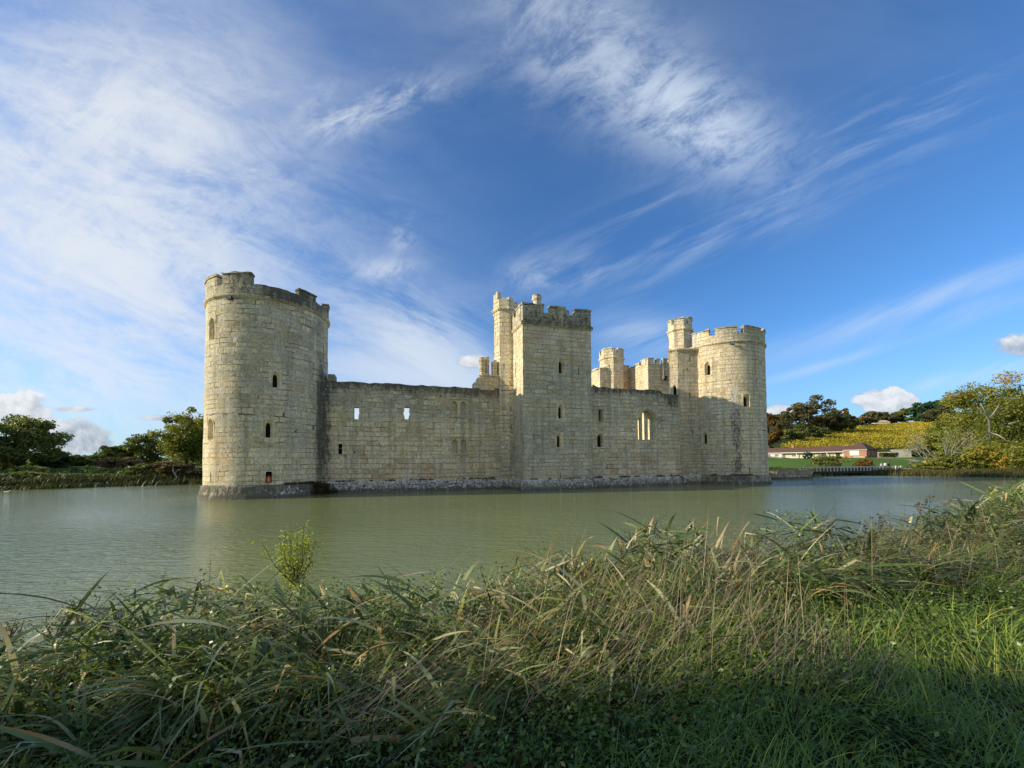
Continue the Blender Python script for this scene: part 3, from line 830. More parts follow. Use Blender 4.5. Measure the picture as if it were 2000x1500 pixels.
# ---- chapel wall (right)
YH = 1.09
ch = MB(); Ph = frontP(YH)
bigr = (12.75, 15.45, 4.78, 8.35)
cslit = (8.38, 8.92, 6.72, 7.98)
carch = (8.55, 4.1, .70, 1.42, .44, 1.25)
carr = (carch[0] - .48, carch[0] + .48, carch[1] - .09, carch[1] + carch[3] + .13)
def ch_attr(V):
    x, y, z = V.T
    grey = -.05 + .9 * smooth(5., 7.6, z) + .2 * smooth(8.8, 7.5, x)
    stain = .5 * smooth(9.0, 10.1, z) + .42 * blot(x, z, 17.2, 8.8, 1.3, 1.3) + .3 * smooth(7.3, 9.3, z) * fbm(np.stack([x * .5, z * .6, 0 * x], -1), 4) + .35 * blot(x, z, 14.1, 4.3, 1.1, .5) + .25 * blot(x, z, 8.5, 3.6, .6, .5)
    lich = .25 * smooth(7.5, 9.5, z) + .3 * smooth(2.0, 1.1, z) + .3 * blot(x, z, 14.1, 4.3, 1.2, .6)
    rust = .4 * smooth(5.5, 4, z) * fbm(np.stack([x * .6, z * 1.2, 0 * x], -1), 15) + .4 * blot(x, z, 14, 2.6, 1., .5)
    return dict(grey=np.clip(grey, 0, 1), stain=np.clip(stain, 0, 1), lich=lich, rust=rust)
XE = 18.25
def chtop(s): return (-.42 if s > 15.9 else 0.) - (.24 if s > 17.4 else 0) - (.25 if s > 18. else 0) + (vnoise(np.array([s * 1.9, 3., 0.]), 78) - .5) * .18
sheet(ch, Ph, W_ET - .3, XE, .9, 10.22, [bigr, cslit, carr], .38, .035, 100., 17, ztop=chtop)
S = np.linspace(W_ET - .3, XE, 34)
for a, b in zip(S, S[1:]):
    za, zb = 10.22 + chtop(a), 10.22 + chtop(b)
    ch.quadp((a, YH, za), (b, YH, zb), (b, YH + 1.4, zb), (a, YH + 1.4, za))
sheet(ch, lambda s, z, d=0.: (s, YH + 1.4 - d, z), W_ET - .3, XE, .9, 10.22, [(12.2, 16., 4.2, 8.7)], .6, .03, 150., 3, ztop=chtop)
Pr, L = lineP((XE, YH), (XE, 7.5))
sheet(ch, Pr, 0, L, .9, 9.3, (), .45, .03, 190., 5)
chapel = ch.build('chapel_wall', M['stone'], castle, ch_attr)
arch_window(chapel, Ph, *carch, grey=.4)
# splayed slit
mb = MB()
def rr(x0, x1, z0, z1): return [(x0, z0), (x1, z0), (x1, z1), (x0, z1)]
a_ = ring(mb, Ph, rr(cslit[0], cslit[1], cslit[2], cslit[3]), -.006); b_ = ring(mb, Ph, rr(cslit[0] + .2, cslit[0] + .46, cslit[2] + .05, cslit[3] - .03), .3); c_ = ring(mb, Ph, rr(cslit[0] + .2, cslit[0] + .46, cslit[2] + .05, cslit[3] - .03), .6)
loft(mb, a_, b_); loft(mb, b_, c_); mb.face(c_, 1)
mb.build('window', [M['stone_fine'], M['dark']], chapel, plain_attr(.35, .05, 0, .2))
# east window: pointed arch, two mullions, three lancets, open to the sky behind
mb = MB(); apw = arch_poly(14.08, 4.9, 2.2, 3.2, n=9)
plate(mb, Ph, bigr, apw, [(.95, .98, .03, .12), (.93, .97, .03, .5)], back=None)
for k, (lx, zt) in enumerate(((13.42, 7.30), (14.10, 7.92), (14.78, 7.30))):
    r = (lx - .34, lx + .34, 4.85, 8.3)
    lp = arch_poly(lx, 4.93, .46, zt - 4.93)
    PT = lambda s, z, d=0.: Ph(s, z, d + .5)
    plate(mb, PT, r, lp, [(.92, .99, 0, .12), (.92, .99, 0, .3)], back=None)
hood = [p for p in arch_poly(14.08, 4.9, 2.42, 3.36, n=9) if p[1] > 6.9]
for (xa, za), (xb, zb) in zip(hood, hood[1:]):
    f_ = 1.07
    q = [Ph(xa, za, -.012), Ph(xb, zb, -.012), Ph(xb, zb, -.09), Ph(xa, za, -.09)]
    xa2, xb2 = 14.08 + (xa - 14.08) * f_, 14.08 + (xb - 14.08) * f_
    q2 = [Ph(xa2, za + .09, -.012), Ph(xb2, zb + .09, -.012), Ph(xb2, zb + .09, -.09), Ph(xa2, za + .09, -.09)]
    mb.quadp(q[3], q[2], q2[2], q2[3]); mb.quadp(q[0], q[1], q[2], q[3]); mb.quadp(q2[3], q2[2], q2[1], q2[0])
# splay behind the tracery to the inner face
mb.build('east_window', [M['stone_fine'], M['dark']], chapel, plain_attr(.4, .06, .1))
mb = MB(); band(mb, Ph, W_ET, XE + .32, 0., [(.36, -1.2), (.32, 0.), (.2, .45), (.12, .93), (.0, 1.05), (-.1, 1.05)], .35)
band(mb, Pr, -.31, 6., 0., [(.355, -1.2), (.315, 0.), (.195, .45), (.115, .93), (-.005, 1.045), (-.1, 1.045)], .35)
mb.build('plinth', M['stone_rough'], chapel, lambda V: dict(grey=.9, stain=.50 + .4 * smooth(.35, 0, V[:, 2]), lich=.28 + .36 * smooth(.2, .7, V[:, 2]), rust=0))
# inner chapel wall seen through the window
mb = MB(); mb.box(18.3, 18.9, 2.6, 20, 0., 9.2); mb.box(12., 18.9, 20.0, 20.8, 0, 9.2)
mb.build('inner_wall', M['stone_sunlit'], castle, plain_attr(.0, .0, .1))

# ---- north-east stair mass and turret
splan = [(19.08, 3.55), (19.75, 2.98), (22.5, 2.22), (24.4, 7.6), (22.3, 7.6)]
def st_attr(V):
    z = V[:, 2]
    return dict(grey=np.clip(.2 + .55 * smooth(8, 5, z) + .2 * smooth(11, 13, z) * (V[:, 0] > 20.), 0, 1), stain=.08 + .25 * blot(V[:, 0], z, 20.8, 14.2, .8, 1.) + .25 * smooth(2., 1., z), lich=.15, rust=.1)
smass = prism('stair_turret', castle, splan, .5, 15.45, st_attr, wins=[(0, .5, 10.15, .40, 1.2, .28, 1.1, .1)],
              slits=[(1, 1.36, 14.1, .11, .6), (1, 1.3, 9.9, .11, .6), (1, 1.5, 5.7, .1, .5)], cornice=15.3, plinth=(0, 1), seed=41)
stp = oct_plan((22.1, 5.3), 1.27)
L8 = 1.27 * 2 * tan(pi / 8)
sm = {k: [(0, L8 * .62, 19.85, True), (L8 * .62, L8, 19.1, False)] for k in range(8)}
sm[4] = [(0, L8, 19.85, True)]; sm[5] = [(0, .15, 19.8, False), (.15, .62, 19.1, False), (.62, L8, 19.95, True)]; sm[6] = [(0, L8, 20.0, True)]
prism('stair_turret', castle, stp, 15.3, 18.5, lit_attr(.2, .1), cornice=18.3, merlons=(18.6, sm), seed=44)

# ---- gatehouse seen over the chapel wall
gh = MB()
gate_attr = lambda V: dict(grey=np.clip(.15 + .3 * smooth(15.5, 18, V[:, 2]), 0, 1), stain=.05, lich=.12, rust=.3 * blot(V[:, 2], V[:, 2], 14, 14, 2, 2))
g4 = prism('gatehouse', castle, [(24, 14.4), (29.5, 14.4), (29.5, 19.3), (24, 19.3)], 0., 16.9, lit_attr(.3),
           merlons=(16.85, {0: [(.0, .95, 17.75, True), (.95, 1.45, 17.1, False), (1.45, 2.0, 17.7, True), (2.0, 3.8, 17.1, False), (3.8, 5.5, 17.7, True)],
                            3: [(0, 1.2, 17.35, True), (1.2, 1.7, 16.95, False), (1.7, 2.9, 17.5, True), (2.9, 3.35, 17.0, False), (3.35, 4.44, 17.75, True)]}), seed=51)
mb = MB()
mb.box(26.3, 27.3, 13.95, 14.39, 15.15, 17.75); mb.box(26.25, 26.55, 13.95, 14.39, 14.7, 15.147); mb.box(27.05, 27.35, 13.95, 14.39, 14.7, 15.147)
mb.box(26.28, 26.5, 14.12, 14.39, 14.3, 14.697); mb.box(27.1, 27.3, 14.12, 14.39, 14.3, 14.697); mb.box(26.55, 27.05, 14.3, 14.385, 14.6, 15.14, m=1)
mb.build('machicolation', [M['stone'], M['dark']], g4, plain_attr(.6, .2, .15))
prism('gatehouse', castle, [(21.5, 19.2), (24.0, 19.2), (24.0, 26), (21.5, 26)], 0., 17.5, plain_attr(.05, .02, .05, .6), merlons=(17.4, {0: [(0, 2.5, 17.72, True)]}), seed=53)
g2 = oct_plan((21.23, 19.75), 1.71)
L8 = 1.71 * 2 * tan(pi / 8)
gm_ = {k: [(0, L8 * .62, 20.1, True), (L8 * .62, L8, 19.35, False)] for k in range(8)}
gm_[4] = [(0, L8 * .9, 20.1, True), (L8 * .9, L8, 19.4, False)]; gm_[5] = [(0, L8 * .2, 20.0, False), (L8 * .2, L8 * .55, 19.35, False), (L8 * .55, L8, 20.0, True)]
gm_[3] = [(0, L8 * .25, 19.9, True), (L8 * .25, L8 * .45, 19.2, False), (L8 * .45, L8, 20.0, True)]
prism('stair_turret', castle, g2, 0., 18.75, lit_attr(.12), slits=[(4, .75, 16.9, .16, .6)], cornice=18.45, merlons=(18.75, gm_), seed=55)
prism('gatehouse', castle, [(18.5, 18.6), (20.2, 18.6), (20.2, 26), (18.5, 26)], 0., 16.75, lit_attr(.12), merlons=(16.7, {3: [(0, 4.2, 17.0, True), (4.2, 4.9, 16.8, False), (4.9, 7.0, 17.05, True)], 0: [(0, 1.6, 17.0, True)]}), seed=57)

# ------------------------------------------------------------------ things on the castle
def castle_world(x, y, z):
    c, s = cos(WA), sin(WA); return (A0[0] + c * x - s * y, A0[1] + s * x + c * y, z)

def floodlight(pt, heading, label):
    o = empty('floodlight', castle_world(*pt), heading)
    tag(o, label, 'floodlight', 'floodlights on the castle towers')
    mb = MB(); mb.box(-.17, .17, -.32, -.10, -.14, .14, taper=.02); mb.build('lamp_housing', M['metal_dark'], o)
    mb = MB(); mb.box(-.14, .14, -.335, -.322, -.11, .11); mb.build('lamp_glass', M['glass_lamp'], o)
    mb = MB(); mb.tube([(0, .06, .0), (0, -.12, 0)], .03, 6); mb.box(-.1, .1, .0, .06, -.1, .1); mb.build('bracket', M['metal_dark'], o)
def drum_pt(c, a, z, out): return (c[0] + (RT + out) * cos(radians(a)), c[1] + (RT + out) * sin(radians(a)), z)
floodlight(drum_pt(SE, -108, 15.42, .12), WA + radians(-18), 'small dark floodlight under the rim of the big left round tower')
floodlight(drum_pt(NE, -121, 15.5, .12), WA + radians(-31), 'small floodlight under the rim of the far right round tower')

def bundle():
    c = castle_world(*drum_pt(SE, -75, 1.24, -.08))
    o = empty('orange_float', c, WA + radians(15))
    tag(o, 'small orange red float wedged in the low opening of the left round tower', 'float')
    mb = MB(); mb.lathe((0, 0), [(.02, 0), (.15, .01), (.19, .12), (.18, .34), (.13, .45), (.06, .52)], 14); mb.build('float_body', M['orange'], o, shade=True)
    mb = MB(); mb.lathe((0, 0), [(.05, .5), (.055, .62), (.03, .64)], 8); mb.build('cap', M['metal_dark'], o)
    mb = MB(); mb.box(-.025, .025, -.205, -.185, .08, .36); mb.build('reflective_strip', M['white_paint'], o)
bundle()

def skin_mesh(name, verts, edges, radii, mat, parent, lvl=2, root=0, matf=None):
    me = bpy.data.meshes.new(name); me.from_pydata(verts, edges, [])
    ob = bpy.data.objects.new(name, me); COL.objects.link(ob)
    md = ob.modifiers.new('skin', 'SKIN')
    sv = me.skin_vertices[0].data if me.skin_vertices else None
    if sv is None:
        bpy.context.view_layer.update()
    sv = me.skin_vertices[0].data
    for k, r in enumerate(radii):
        sv[k].radius = (r, r) if not hasattr(r, '__len__') else r
        sv[k].use_root = (k == root)
    ss = ob.modifiers.new('sub', 'SUBSURF'); ss.levels = lvl; ss.render_levels = lvl
    dg = bpy.context.evaluated_depsgraph_get(); dg.update()
    m2 = bpy.data.meshes.new_from_object(ob.evaluated_get(dg))
    bpy.data.objects.remove(ob); bpy.data.meshes.remove(me)
    m2.name = name; m2.materials.clear()
    for m in (mat if isinstance(mat, list) else [mat]): m2.materials.append(m)
    if matf:
        for p in m2.polygons: p.material_index = matf(p.center)
    for p in m2.polygons: p.use_smooth = True
    o = bpy.data.objects.new(name, m2); COL.objects.link(o)
    if parent: o.parent = parent
    return o

def crow():
    o = empty('crow', castle_world(8.15, 1.5, 10.22), WA + pi)
    tag(o, 'black crow perched on top of the chapel wall beside the square tower', 'bird')
    V = [(-.26, 0, .13), (-.1, 0, .16), (.04, 0, .20), (.13, 0, .27), (.19, 0, .29)]
    skin_mesh('body', V, [(0, 1), (1, 2), (2, 3), (3, 4)], [.02, .075, .085, .05, .045], M['feather_black'], o, root=2)
    mb = MB(); mb.tube([(.22, 0, .29), (.30, 0, .275)], [.022, .004], 6); mb.build('beak', M['metal_dark'], o)
    mb = MB(); mb.box(-.44, -.2, -.04, .04, .105, .13); mb.build('tail', M['feather_black'], o)
    for s in (-1, 1):
        mb = MB(); mb.tube([(.02, s * .035, .13), (.03, s * .04, .0)], .009, 5); mb.box(0, .07, s * .04 - .02, s * .04 + .02, -.004, .008); mb.build('leg', M['metal_dark'], o)
crow()

def duck():
    p = at(14, 962, 38.5)
    o = empty('duck', (p[0], 38.5, 0.), radians(10))
    tag(o, 'white duck swimming in front of the left bank', 'duck')
    V = [(-.24, 0, .13), (-.1, 0, .08), (.08, 0, .08), (.17, 0, .14), (.2, 0, .25), (.25, 0, .29)]
    skin_mesh('body', V, [(0, 1), (1, 2), (2, 3), (3, 4), (4, 5)], [.03, .11, .11, .06, .04, .045], M['feather_white'], o, root=1)
    mb = MB(); mb.box(.28, .36, -.025, .025, .262, .285); mb.build('beak', M['beak'], o)
duck()

# ------------------------------------------------------------------ foliage materials
def G(*s): return [(p, c) for p, c in s]
M['lf_olive'] = leaf_mat('olive_leaves', G((0, (0.095, 0.121, 0.032)), (.5, (0.230, 0.256, 0.059)), (1, (0.458, 0.431, 0.095))))
M['lf_dark'] = leaf_mat('dark_leaves', G((0, (0.055, 0.082, 0.030)), (.5, (0.138, 0.175, 0.053)), (1, (0.283, 0.305, 0.086))))
M['lf_blue'] = leaf_mat('evergreen_needles', G((0, (0.029, 0.066, 0.037)), (.5, (0.054, 0.124, 0.057)), (1, (0.095, 0.201, 0.084))))
M['lf_haze'] = leaf_mat('hazed_olive_leaves', G((0, (.075, .08, .038)), (.5, (.155, .150, .066)), (1, (.25, .215, .10))))  # distance haze put into paler, duller leaf colours
M['lf_gold'] = leaf_mat('yellow_green_leaves', G((0, (0.113, 0.138, 0.024)), (.5, (0.275, 0.283, 0.045)), (1, (0.485, 0.429, 0.065))))
M['lf_oak'] = leaf_mat('autumn_oak_leaves', G((0, (0.113, 0.148, 0.027)), (.45, (0.264, 0.285, 0.048)), (.8, (0.414, 0.357, 0.059)), (1, (0.564, 0.338, 0.067))))
M['lf_orange'] = leaf_mat('orange_leaves', G((0, (0.119, 0.064, 0.017)), (.5, (0.246, 0.138, 0.025)), (1, (0.340, 0.234, 0.043))))
M['lf_brown'] = leaf_mat('brown_leaves', G((0, (0.108, 0.076, 0.040)), (.5, (0.215, 0.154, 0.072)), (1, (0.359, 0.251, 0.108))))
M['lf_vine'] = leaf_mat('yellow_vine_leaves', G((0, (0.115, 0.127, 0.023)), (.3, (0.322, 0.287, 0.034)), (.6, (0.552, 0.437, 0.040)), (1, (0.690, 0.529, 0.069))))
M['lf_fresh'] = leaf_mat('fresh_green_leaves', G((0, (0.150, 0.210, 0.030)), (.5, (0.360, 0.420, 0.060)), (1, (0.630, 0.570, 0.134))), .45)
M['reed'] = leaf_mat('reed_leaves', G((0, (0.042, 0.056, 0.020)), (.5, (0.112, 0.119, 0.042)), (1, (0.238, 0.196, 0.084))))
M['sedge'] = leaf_mat('sedge_blades', G((0, (0.042, 0.068, 0.021)), (.3, (0.119, 0.176, 0.047)), (.55, (0.309, 0.358, 0.135)), (.75, (0.562, 0.572, 0.316)), (.9, (0.786, 0.702, 0.445)), (1, (0.562, 0.273, 0.070))), .32, .38, .28)
M['grass'] = leaf_mat('grass_blades', G((0, (0.102, 0.184, 0.033)), (.45, (0.225, 0.352, 0.060)), (.75, (0.406, 0.501, 0.084)), (.9, (0.763, 0.567, 0.144)), (1, (0.800, 0.735, 0.261))), .22, .42, .4)
M['straw'] = leaf_mat('dry_stems', G((0, (0.097, 0.068, 0.038)), (.3, (0.209, 0.155, 0.090)), (.6, (0.389, 0.304, 0.186)), (1, (0.612, 0.513, 0.333))), .15, .6, .3)
M['bramble'] = leaf_mat('bramble_leaves', G((0, (0.069, 0.126, 0.032)), (.5, (0.171, 0.270, 0.061)), (.8, (0.379, 0.432, 0.097)), (.95, (0.643, 0.432, 0.138)), (1, (0.756, 0.251, 0.084))), .3, .38, .5)

def leaves_mesh(name, C, size, mat, parent=None, tint=None, up=.35, rng=RNG, aspect=.62, curl=.15):
    """one rhombic leaf per centre"""
    n = len(C); size = np.broadcast_to(size, (n,))
    nrm = rng.normal(size=(n, 3)); nrm[:, 2] += up * 2; nrm /= np.linalg.norm(nrm, axis=1)[:, None]
    t = rng.normal(size=(n, 3)); t -= nrm * (t * nrm).sum(1)[:, None]; t /= np.linalg.norm(t, axis=1)[:, None]
    b = np.cross(nrm, t); s = size[:, None]
    a0 = C - t * s * .5; a1 = C + b * s * aspect * .5 + nrm * s * curl; a2 = C + t * s * .5; a3 = C - b * s * aspect * .5 + nrm * s * curl
    V = np.stack([a0, a1, a2, a3], 1).reshape(-1, 3)
    Fc = np.arange(4 * n).reshape(n, 4)
    if tint is None: tint = rng.random(n)
    return fast_mesh(name, V, Fc, mat, parent, attrs={'tint': np.repeat(np.clip(tint, 0, 1), 4)})

def crown_points(rng, n, R, lobes=70, hollow=.35, csize=.27, seed=0, rag=.35):
    """clumped points in an ellipsoid of radii R centred on the origin; returns points and clump tint"""
    d = rng.normal(size=(lobes, 3)); d /= np.linalg.norm(d, axis=1)[:, None]
    r = hollow + (1 - hollow) * rng.random(lobes) ** .6
    r *= 1 - rag * .5 + rag * rng.random(lobes)
    ctr = d * r[:, None]
    w = rng.random(lobes) * .8 + .4
    idx = rng.choice(lobes, n, p=w / w.sum())
    cs = csize * (.6 + .9 * rng.random(lobes))
    off = rng.normal(size=(n, 3)); off /= (np.linalg.norm(off, axis=1)[:, None] + 1e-6)
    off *= (rng.random(n) ** .45)[:, None]; off[:, 2] *= .8
    P = ctr[idx] + off * cs[idx][:, None]
    ct = rng.normal(0, .16, lobes)
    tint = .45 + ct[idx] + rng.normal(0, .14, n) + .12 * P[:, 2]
    return P * np.array(R), tint, ctr * np.array(R)

def tree(name, label, x, y, h, w, mat, n=4000, leaf=.45, trunk=.28, seed=0, group=None, cat='tree', bark='bark', base=None, lobes=80, csize=.25, hollow=.35, limbs=7, tintoff=0., conifer=False, rag=.35):
    n = int(n * 1.7); rng = np.random.default_rng(seed)
    z = tz(x, y) - .1 if base is None else base
    root = empty(name, (x, y, z), rng.random() * 6)
    tag(root, label, cat, group)
    Rz = h * (1 - trunk) / 2; zc = h - Rz
    if conifer:
        t = rng.random(n) ** .7; a = rng.random(n) * 2 * pi; rr = (1 - t) ** .8 * w / 2 * (.35 + .65 * rng.random(n) ** .5) * (1 + .25 * np.sin(t * 40))
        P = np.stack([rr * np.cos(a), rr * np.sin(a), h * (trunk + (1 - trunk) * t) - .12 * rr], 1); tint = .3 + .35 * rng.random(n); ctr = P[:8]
    else:
        P, tint, ctr = crown_points(rng, n, (w / 2, w / 2, Rz), lobes, hollow, csize, rag=rag)
        P[:, 2] += zc; ctr = ctr + np.array([0, 0, zc])
        P[:, 2] = np.maximum(P[:, 2], .05)
    mb = MB(); r0 = max(.06, h * .022)
    k = Vector((rng.normal() * .03 * h, rng.normal() * .03 * h, 0))
    mb.tube([(0, 0, 0), Vector((0, 0, h * .18)) + k * .5, Vector((0, 0, h * .42)) + k, Vector((0, 0, h * .72))], [r0 * 1.35, r0, r0 * .75, r0 * .3], 8)
    for j in range(limbs):
        e = Vector(ctr[rng.integers(len(ctr))]); s0 = Vector((0, 0, h * (.2 + .3 * rng.random()))) + k * .7
        mid = s0.lerp(e, .5) + Vector((0, 0, .06 * h)) * (1 if e.z > s0.z else 0)
        mb.tube([s0, mid, e], [r0 * .55, r0 * .3, r0 * .08], 5, cap=False)
    mb.build('trunk', M[bark], root, shade=True)
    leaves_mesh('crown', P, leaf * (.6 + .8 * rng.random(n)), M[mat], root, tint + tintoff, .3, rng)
    return root

def tree_px(name, label, px, top, Z, wpx, mat, base=None, **kw):
    """stand a tree where the survey of the photograph puts it"""
    q = at(px, top, Z); x = q[0]; g = tz(x, Z) - .1
    h = q[2] - g; w = wpx * Z / F_PX
    return tree(name, label, x, Z, h, w, mat, **kw)

def blades(name, X, Y, Z0, head, L, W, th0, bend, seg, tint, mat, twist=.5, rng=RNG, parent=None, kink=0.):
    n = len(X); t = np.linspace(0, 1, seg + 1)
    th = th0[:, None] + bend[:, None] * t[None, :] ** 1.3
    if kink: th = th + np.where((t[None, :] > (.3 + .5 * rng.random(n))[:, None]) & (rng.random(n) < kink)[:, None], (.5 + 1.3 * rng.random(n))[:, None], 0.)
    ds = (L / seg)[:, None]
    hx = np.cumsum(np.sin(th) * ds, 1) - np.sin(th[:, :1]) * ds; hz = np.cumsum(np.cos(th) * ds, 1) - np.cos(th[:, :1]) * ds
    px = X[:, None] + np.cos(head)[:, None] * hx; py = Y[:, None] + np.sin(head)[:, None] * hx; pz = Z0[:, None] + hz
    wv = W[:, None] * np.clip(1.02 - t[None, :] ** 2.2, .05, 1) * .5
    tw = (rng.random(n) - .5)[:, None] * 2 * twist * (.3 + t[None, :])
    sx = -np.sin(head)[:, None] * np.cos(tw); sy = np.cos(head)[:, None] * np.cos(tw); sz = np.sin(tw)
    A = np.stack([px - sx * wv, py - sy * wv, pz - sz * wv], -1); B = np.stack([px + sx * wv, py + sy * wv, pz + sz * wv], -1)
    V = np.stack([A, B], 2).reshape(-1, 3)      # n, seg+1, 2
    base = (np.arange(n) * (seg + 1) * 2)[:, None] + (np.arange(seg) * 2)[None, :]
    Fq = np.stack([base, base + 1, base + 3, base + 2], -1).reshape(-1, 4)
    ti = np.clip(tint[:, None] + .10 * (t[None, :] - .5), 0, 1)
    return fast_mesh(name, V, Fq, mat, parent, attrs={'tint': np.repeat(ti.reshape(-1), 2)})

# ------------------------------------------------------------------ left bank
tree_px('tree', 'big dark green tree at the left edge of the picture', 12, 806, 58, 150, 'lf_dark', n=9000, leaf=.42, trunk=.03, seed=1, lobes=80, csize=.22, tintoff=.18)
tree_px('tree', 'low dark tree right beside the big tree on the left bank', 100, 880, 66, 60, 'lf_dark', n=3500, leaf=.42, trunk=.08, seed=2)
tree_px('fir_tree', 'dark pointed evergreen in the gap of the left tree line', 149, 889, 72, 50, 'lf_dark', n=4000, leaf=.4, trunk=.03, seed=3, lobes=34, rag=.6, tintoff=-.1)
tree_px('tree', 'small dark tree with thin crown right of the pointed evergreen', 198, 887, 84, 46, 'lf_dark', n=2300, leaf=.42, trunk=.05, seed=4)
tree_px('tree', 'dark bushy tree in the middle of the left tree line', 230, 868, 86, 62, 'lf_dark', n=4200, leaf=.42, trunk=.04, seed=5)
tree_px('tree', 'round grey green tree with see through crown on the left bank', 292, 847, 88, 76, 'lf_olive', n=4600, leaf=.4, trunk=.06, seed=6, lobes=70, csize=.22, tintoff=-.28)
tree_px('tree', 'tall yellow green tree just left of the big round tower', 366, 803, 82, 92, 'lf_gold', n=9000, leaf=.42, trunk=.03, seed=7, lobes=120, csize=.25, hollow=.2, tintoff=.0)
tree_px('tree', 'tree with greenish gold crown half hidden by the big round tower', 415, 812, 90, 80, 'lf_gold', n=4500, leaf=.42, trunk=.06, seed=8, tintoff=-.15)
def shrub_px(label, px, top, Z, wpx, mat, n=1500, leaf=.3, seed=0, name='shrub', cat='shrub', **kw):
    return tree_px(name, label, px, top, Z, wpx, mat, n=n, leaf=leaf, trunk=.02, seed=seed, cat=cat, limbs=4, **kw)
shrub_px('orange brown shrub below the trees of the left bank', 236, 893, 66, 66, 'lf_brown', 2600, .34, 11, tintoff=.1)
shrub_px('dark bramble heap on the waterline left of the big round tower', 335, 903, 55.5, 78, 'lf_brown', 4200, .28, 12, tintoff=-.35)
shrub_px('low dark bramble against the foot of the big round tower side', 383, 918, 55.5, 50, 'lf_brown', 2200, .26, 13, tintoff=-.38)
shrub_px('dull green bramble mound left of the bramble heap', 285, 908, 54, 60, 'lf_dark', 2600, .28, 14, tintoff=.1)
HB = [(6, 926, 45.5, 60, 'lf_dark', 'dark hedge bush at the far left of the bank'), (48, 921, 47, 52, 'lf_olive', 'olive hedge bush below the big tree of the left bank'),
      (86, 930, 48.5, 46, 'lf_olive', 'sunny low bush on the waterline under the big tree edge'), (122, 925, 50, 58, 'lf_dark', 'dark hedge bush under the pointed evergreen'),
      (160, 929, 51, 50, 'lf_brown', 'brown reedy bush on the waterline below the pointed evergreen'), (196, 926, 52, 44, 'lf_olive', 'olive bush on the waterline below the thin crowned tree'),
      (232, 929, 52.5, 46, 'lf_dark', 'dark bush on the waterline below the orange brown shrub'), (262, 924, 53, 40, 'lf_olive', 'mid green bush just left of the pale fallen branch')]
for k, (px, top, Z, w, mt, lb) in enumerate(HB):
    shrub_px(lb, px, top, Z + 1.2, w, mt, 1700, .26, 20 + k, 'hedge_bush', 'bush', tintoff=-.1 if mt != 'lf_brown' else -.3)
def twigs(name, label, px, Z, pts, mat='bark_pale', cat='dead branch'):
    b = at(px, 940, Z); g = tz(b[0], Z)
    o = empty(name, (b[0], Z, g)); tag(o, label, cat)
    mb = MB()
    for line, r in pts:
        mb.tube([(at(x, y, Z)[0] - b[0], dy, at(x, y, Z)[2] - g) for x, y, dy in line], [r * (1 - .7 * k / (len(line) - 1)) for k in range(len(line))], 5)
    return o, mb
o, mb = twigs('dead_branch', 'pale fallen branch hanging from the bramble heap into the water', 339, 52.2, [
    ([(339, 948, 0), (343, 932, .2), (337, 920, .1), (334, 912, .3)], .10), ([(341, 936, 0), (354, 944, -.2)], .05), ([(340, 926, 0), (346, 916, .3)], .05),
    ([(290, 941, .2), (276, 934, .1), (268, 936, 0)], .05), ([(322, 945, .2), (290, 944, 0), (276, 936, .2)], .06), ([(330, 940, 0), (300, 930, .3), (285, 926, .2)], .05)])
mb.build('branches', M['bark_pale'], o)

def reeds(name, label, pts, n, hgt, seed, mat='reed', spread=1.2, tint0=.45):
    rng = np.random.default_rng(seed); pts = np.array(pts, float)
    L = np.r_[0, np.cumsum(np.hypot(*np.diff(pts, axis=0).T))]; t = rng.random(n) * L[-1]
    X = np.interp(t, L, pts[:, 0]) + rng.normal(0, spread, n); Y = np.interp(t, L, pts[:, 1]) + rng.normal(0, spread, n)
    Z = np.maximum(terrain(X, Y), -.1)
    hh = hgt * (.55 + .6 * rng.random(n)) * (.7 + .6 * vnoise(np.stack([X * .35, Y * .35, 0 * X], -1), seed))
    o = blades(name, X, Y, Z, rng.random(n) * 6.28, hh, .05 + .07 * rng.random(n), .05 + .3 * rng.random(n), .3 + .6 * rng.random(n), 3, tint0 + .4 * (rng.random(n) - .5) + .4 * (vnoise(np.stack([X * .2, Y * .2, 0 * X], -1), seed + 2) - .5), M[mat], rng=rng)
    return tag(o, label, 'reeds', kind='stuff')
reeds('bank_reeds', 'dark reeds fringing the water along the left bank', [(-75, 27.5), (-57, 44), (-50.5, 49.5), (-42.5, 54.5), (-38, 61)], 9000, .95, 31, tint0=.22)
reeds('bank_reeds', 'olive reeds along the water under the trees of the right bank', [(76, 51), (71.5, 55), (63, 62), (58, 68), (54, 75), (47, 90)], 12000, 1.0, 32, tint0=.55)
def treeline(label, xs, Z, top, n, seed, mat, leaf=.8):
    rng = np.random.default_rng(seed)
    px = xs[0] + (xs[1] - xs[0]) * rng.random(n)
    tp = top + 14 * (vnoise(np.stack([px * .05, 0 * px, 0 * px], -1), seed) - .5) + 7 * (vnoise(np.stack([px * .17, 0 * px, 0 * px], -1), seed + 1) - .5)
    d = Z + rng.normal(0, 4, n)
    X = (px - 1000) / F_PX * d; g = terrain(X, d)
    zt = CAM_H + (901 - .0076 * (px - 1000) - tp) / F_PX * d
    z = g + (zt - g) * rng.random(n) ** .7
    o = leaves_mesh('distant_woods', np.stack([X, d, z], 1), leaf * (.6 + .8 * rng.random(n)), M[mat], None, .4 + .35 * (rng.random(n) - .5) + .5 * (vnoise(np.stack([px * .06, z * .2, 0 * px], -1), seed + 3) - .5), .3, rng)
    tag(o, label, 'woods', kind='stuff')
treeline('distant dark woods closing the gaps between the left bank trees', (-120, 430), 110, 902, 9000, 41, 'lf_dark', .9)
treeline('dark thicket closing the left bank behind the reeds', (-120, 350), 64, 919, 9000, 43, 'lf_dark', .45)

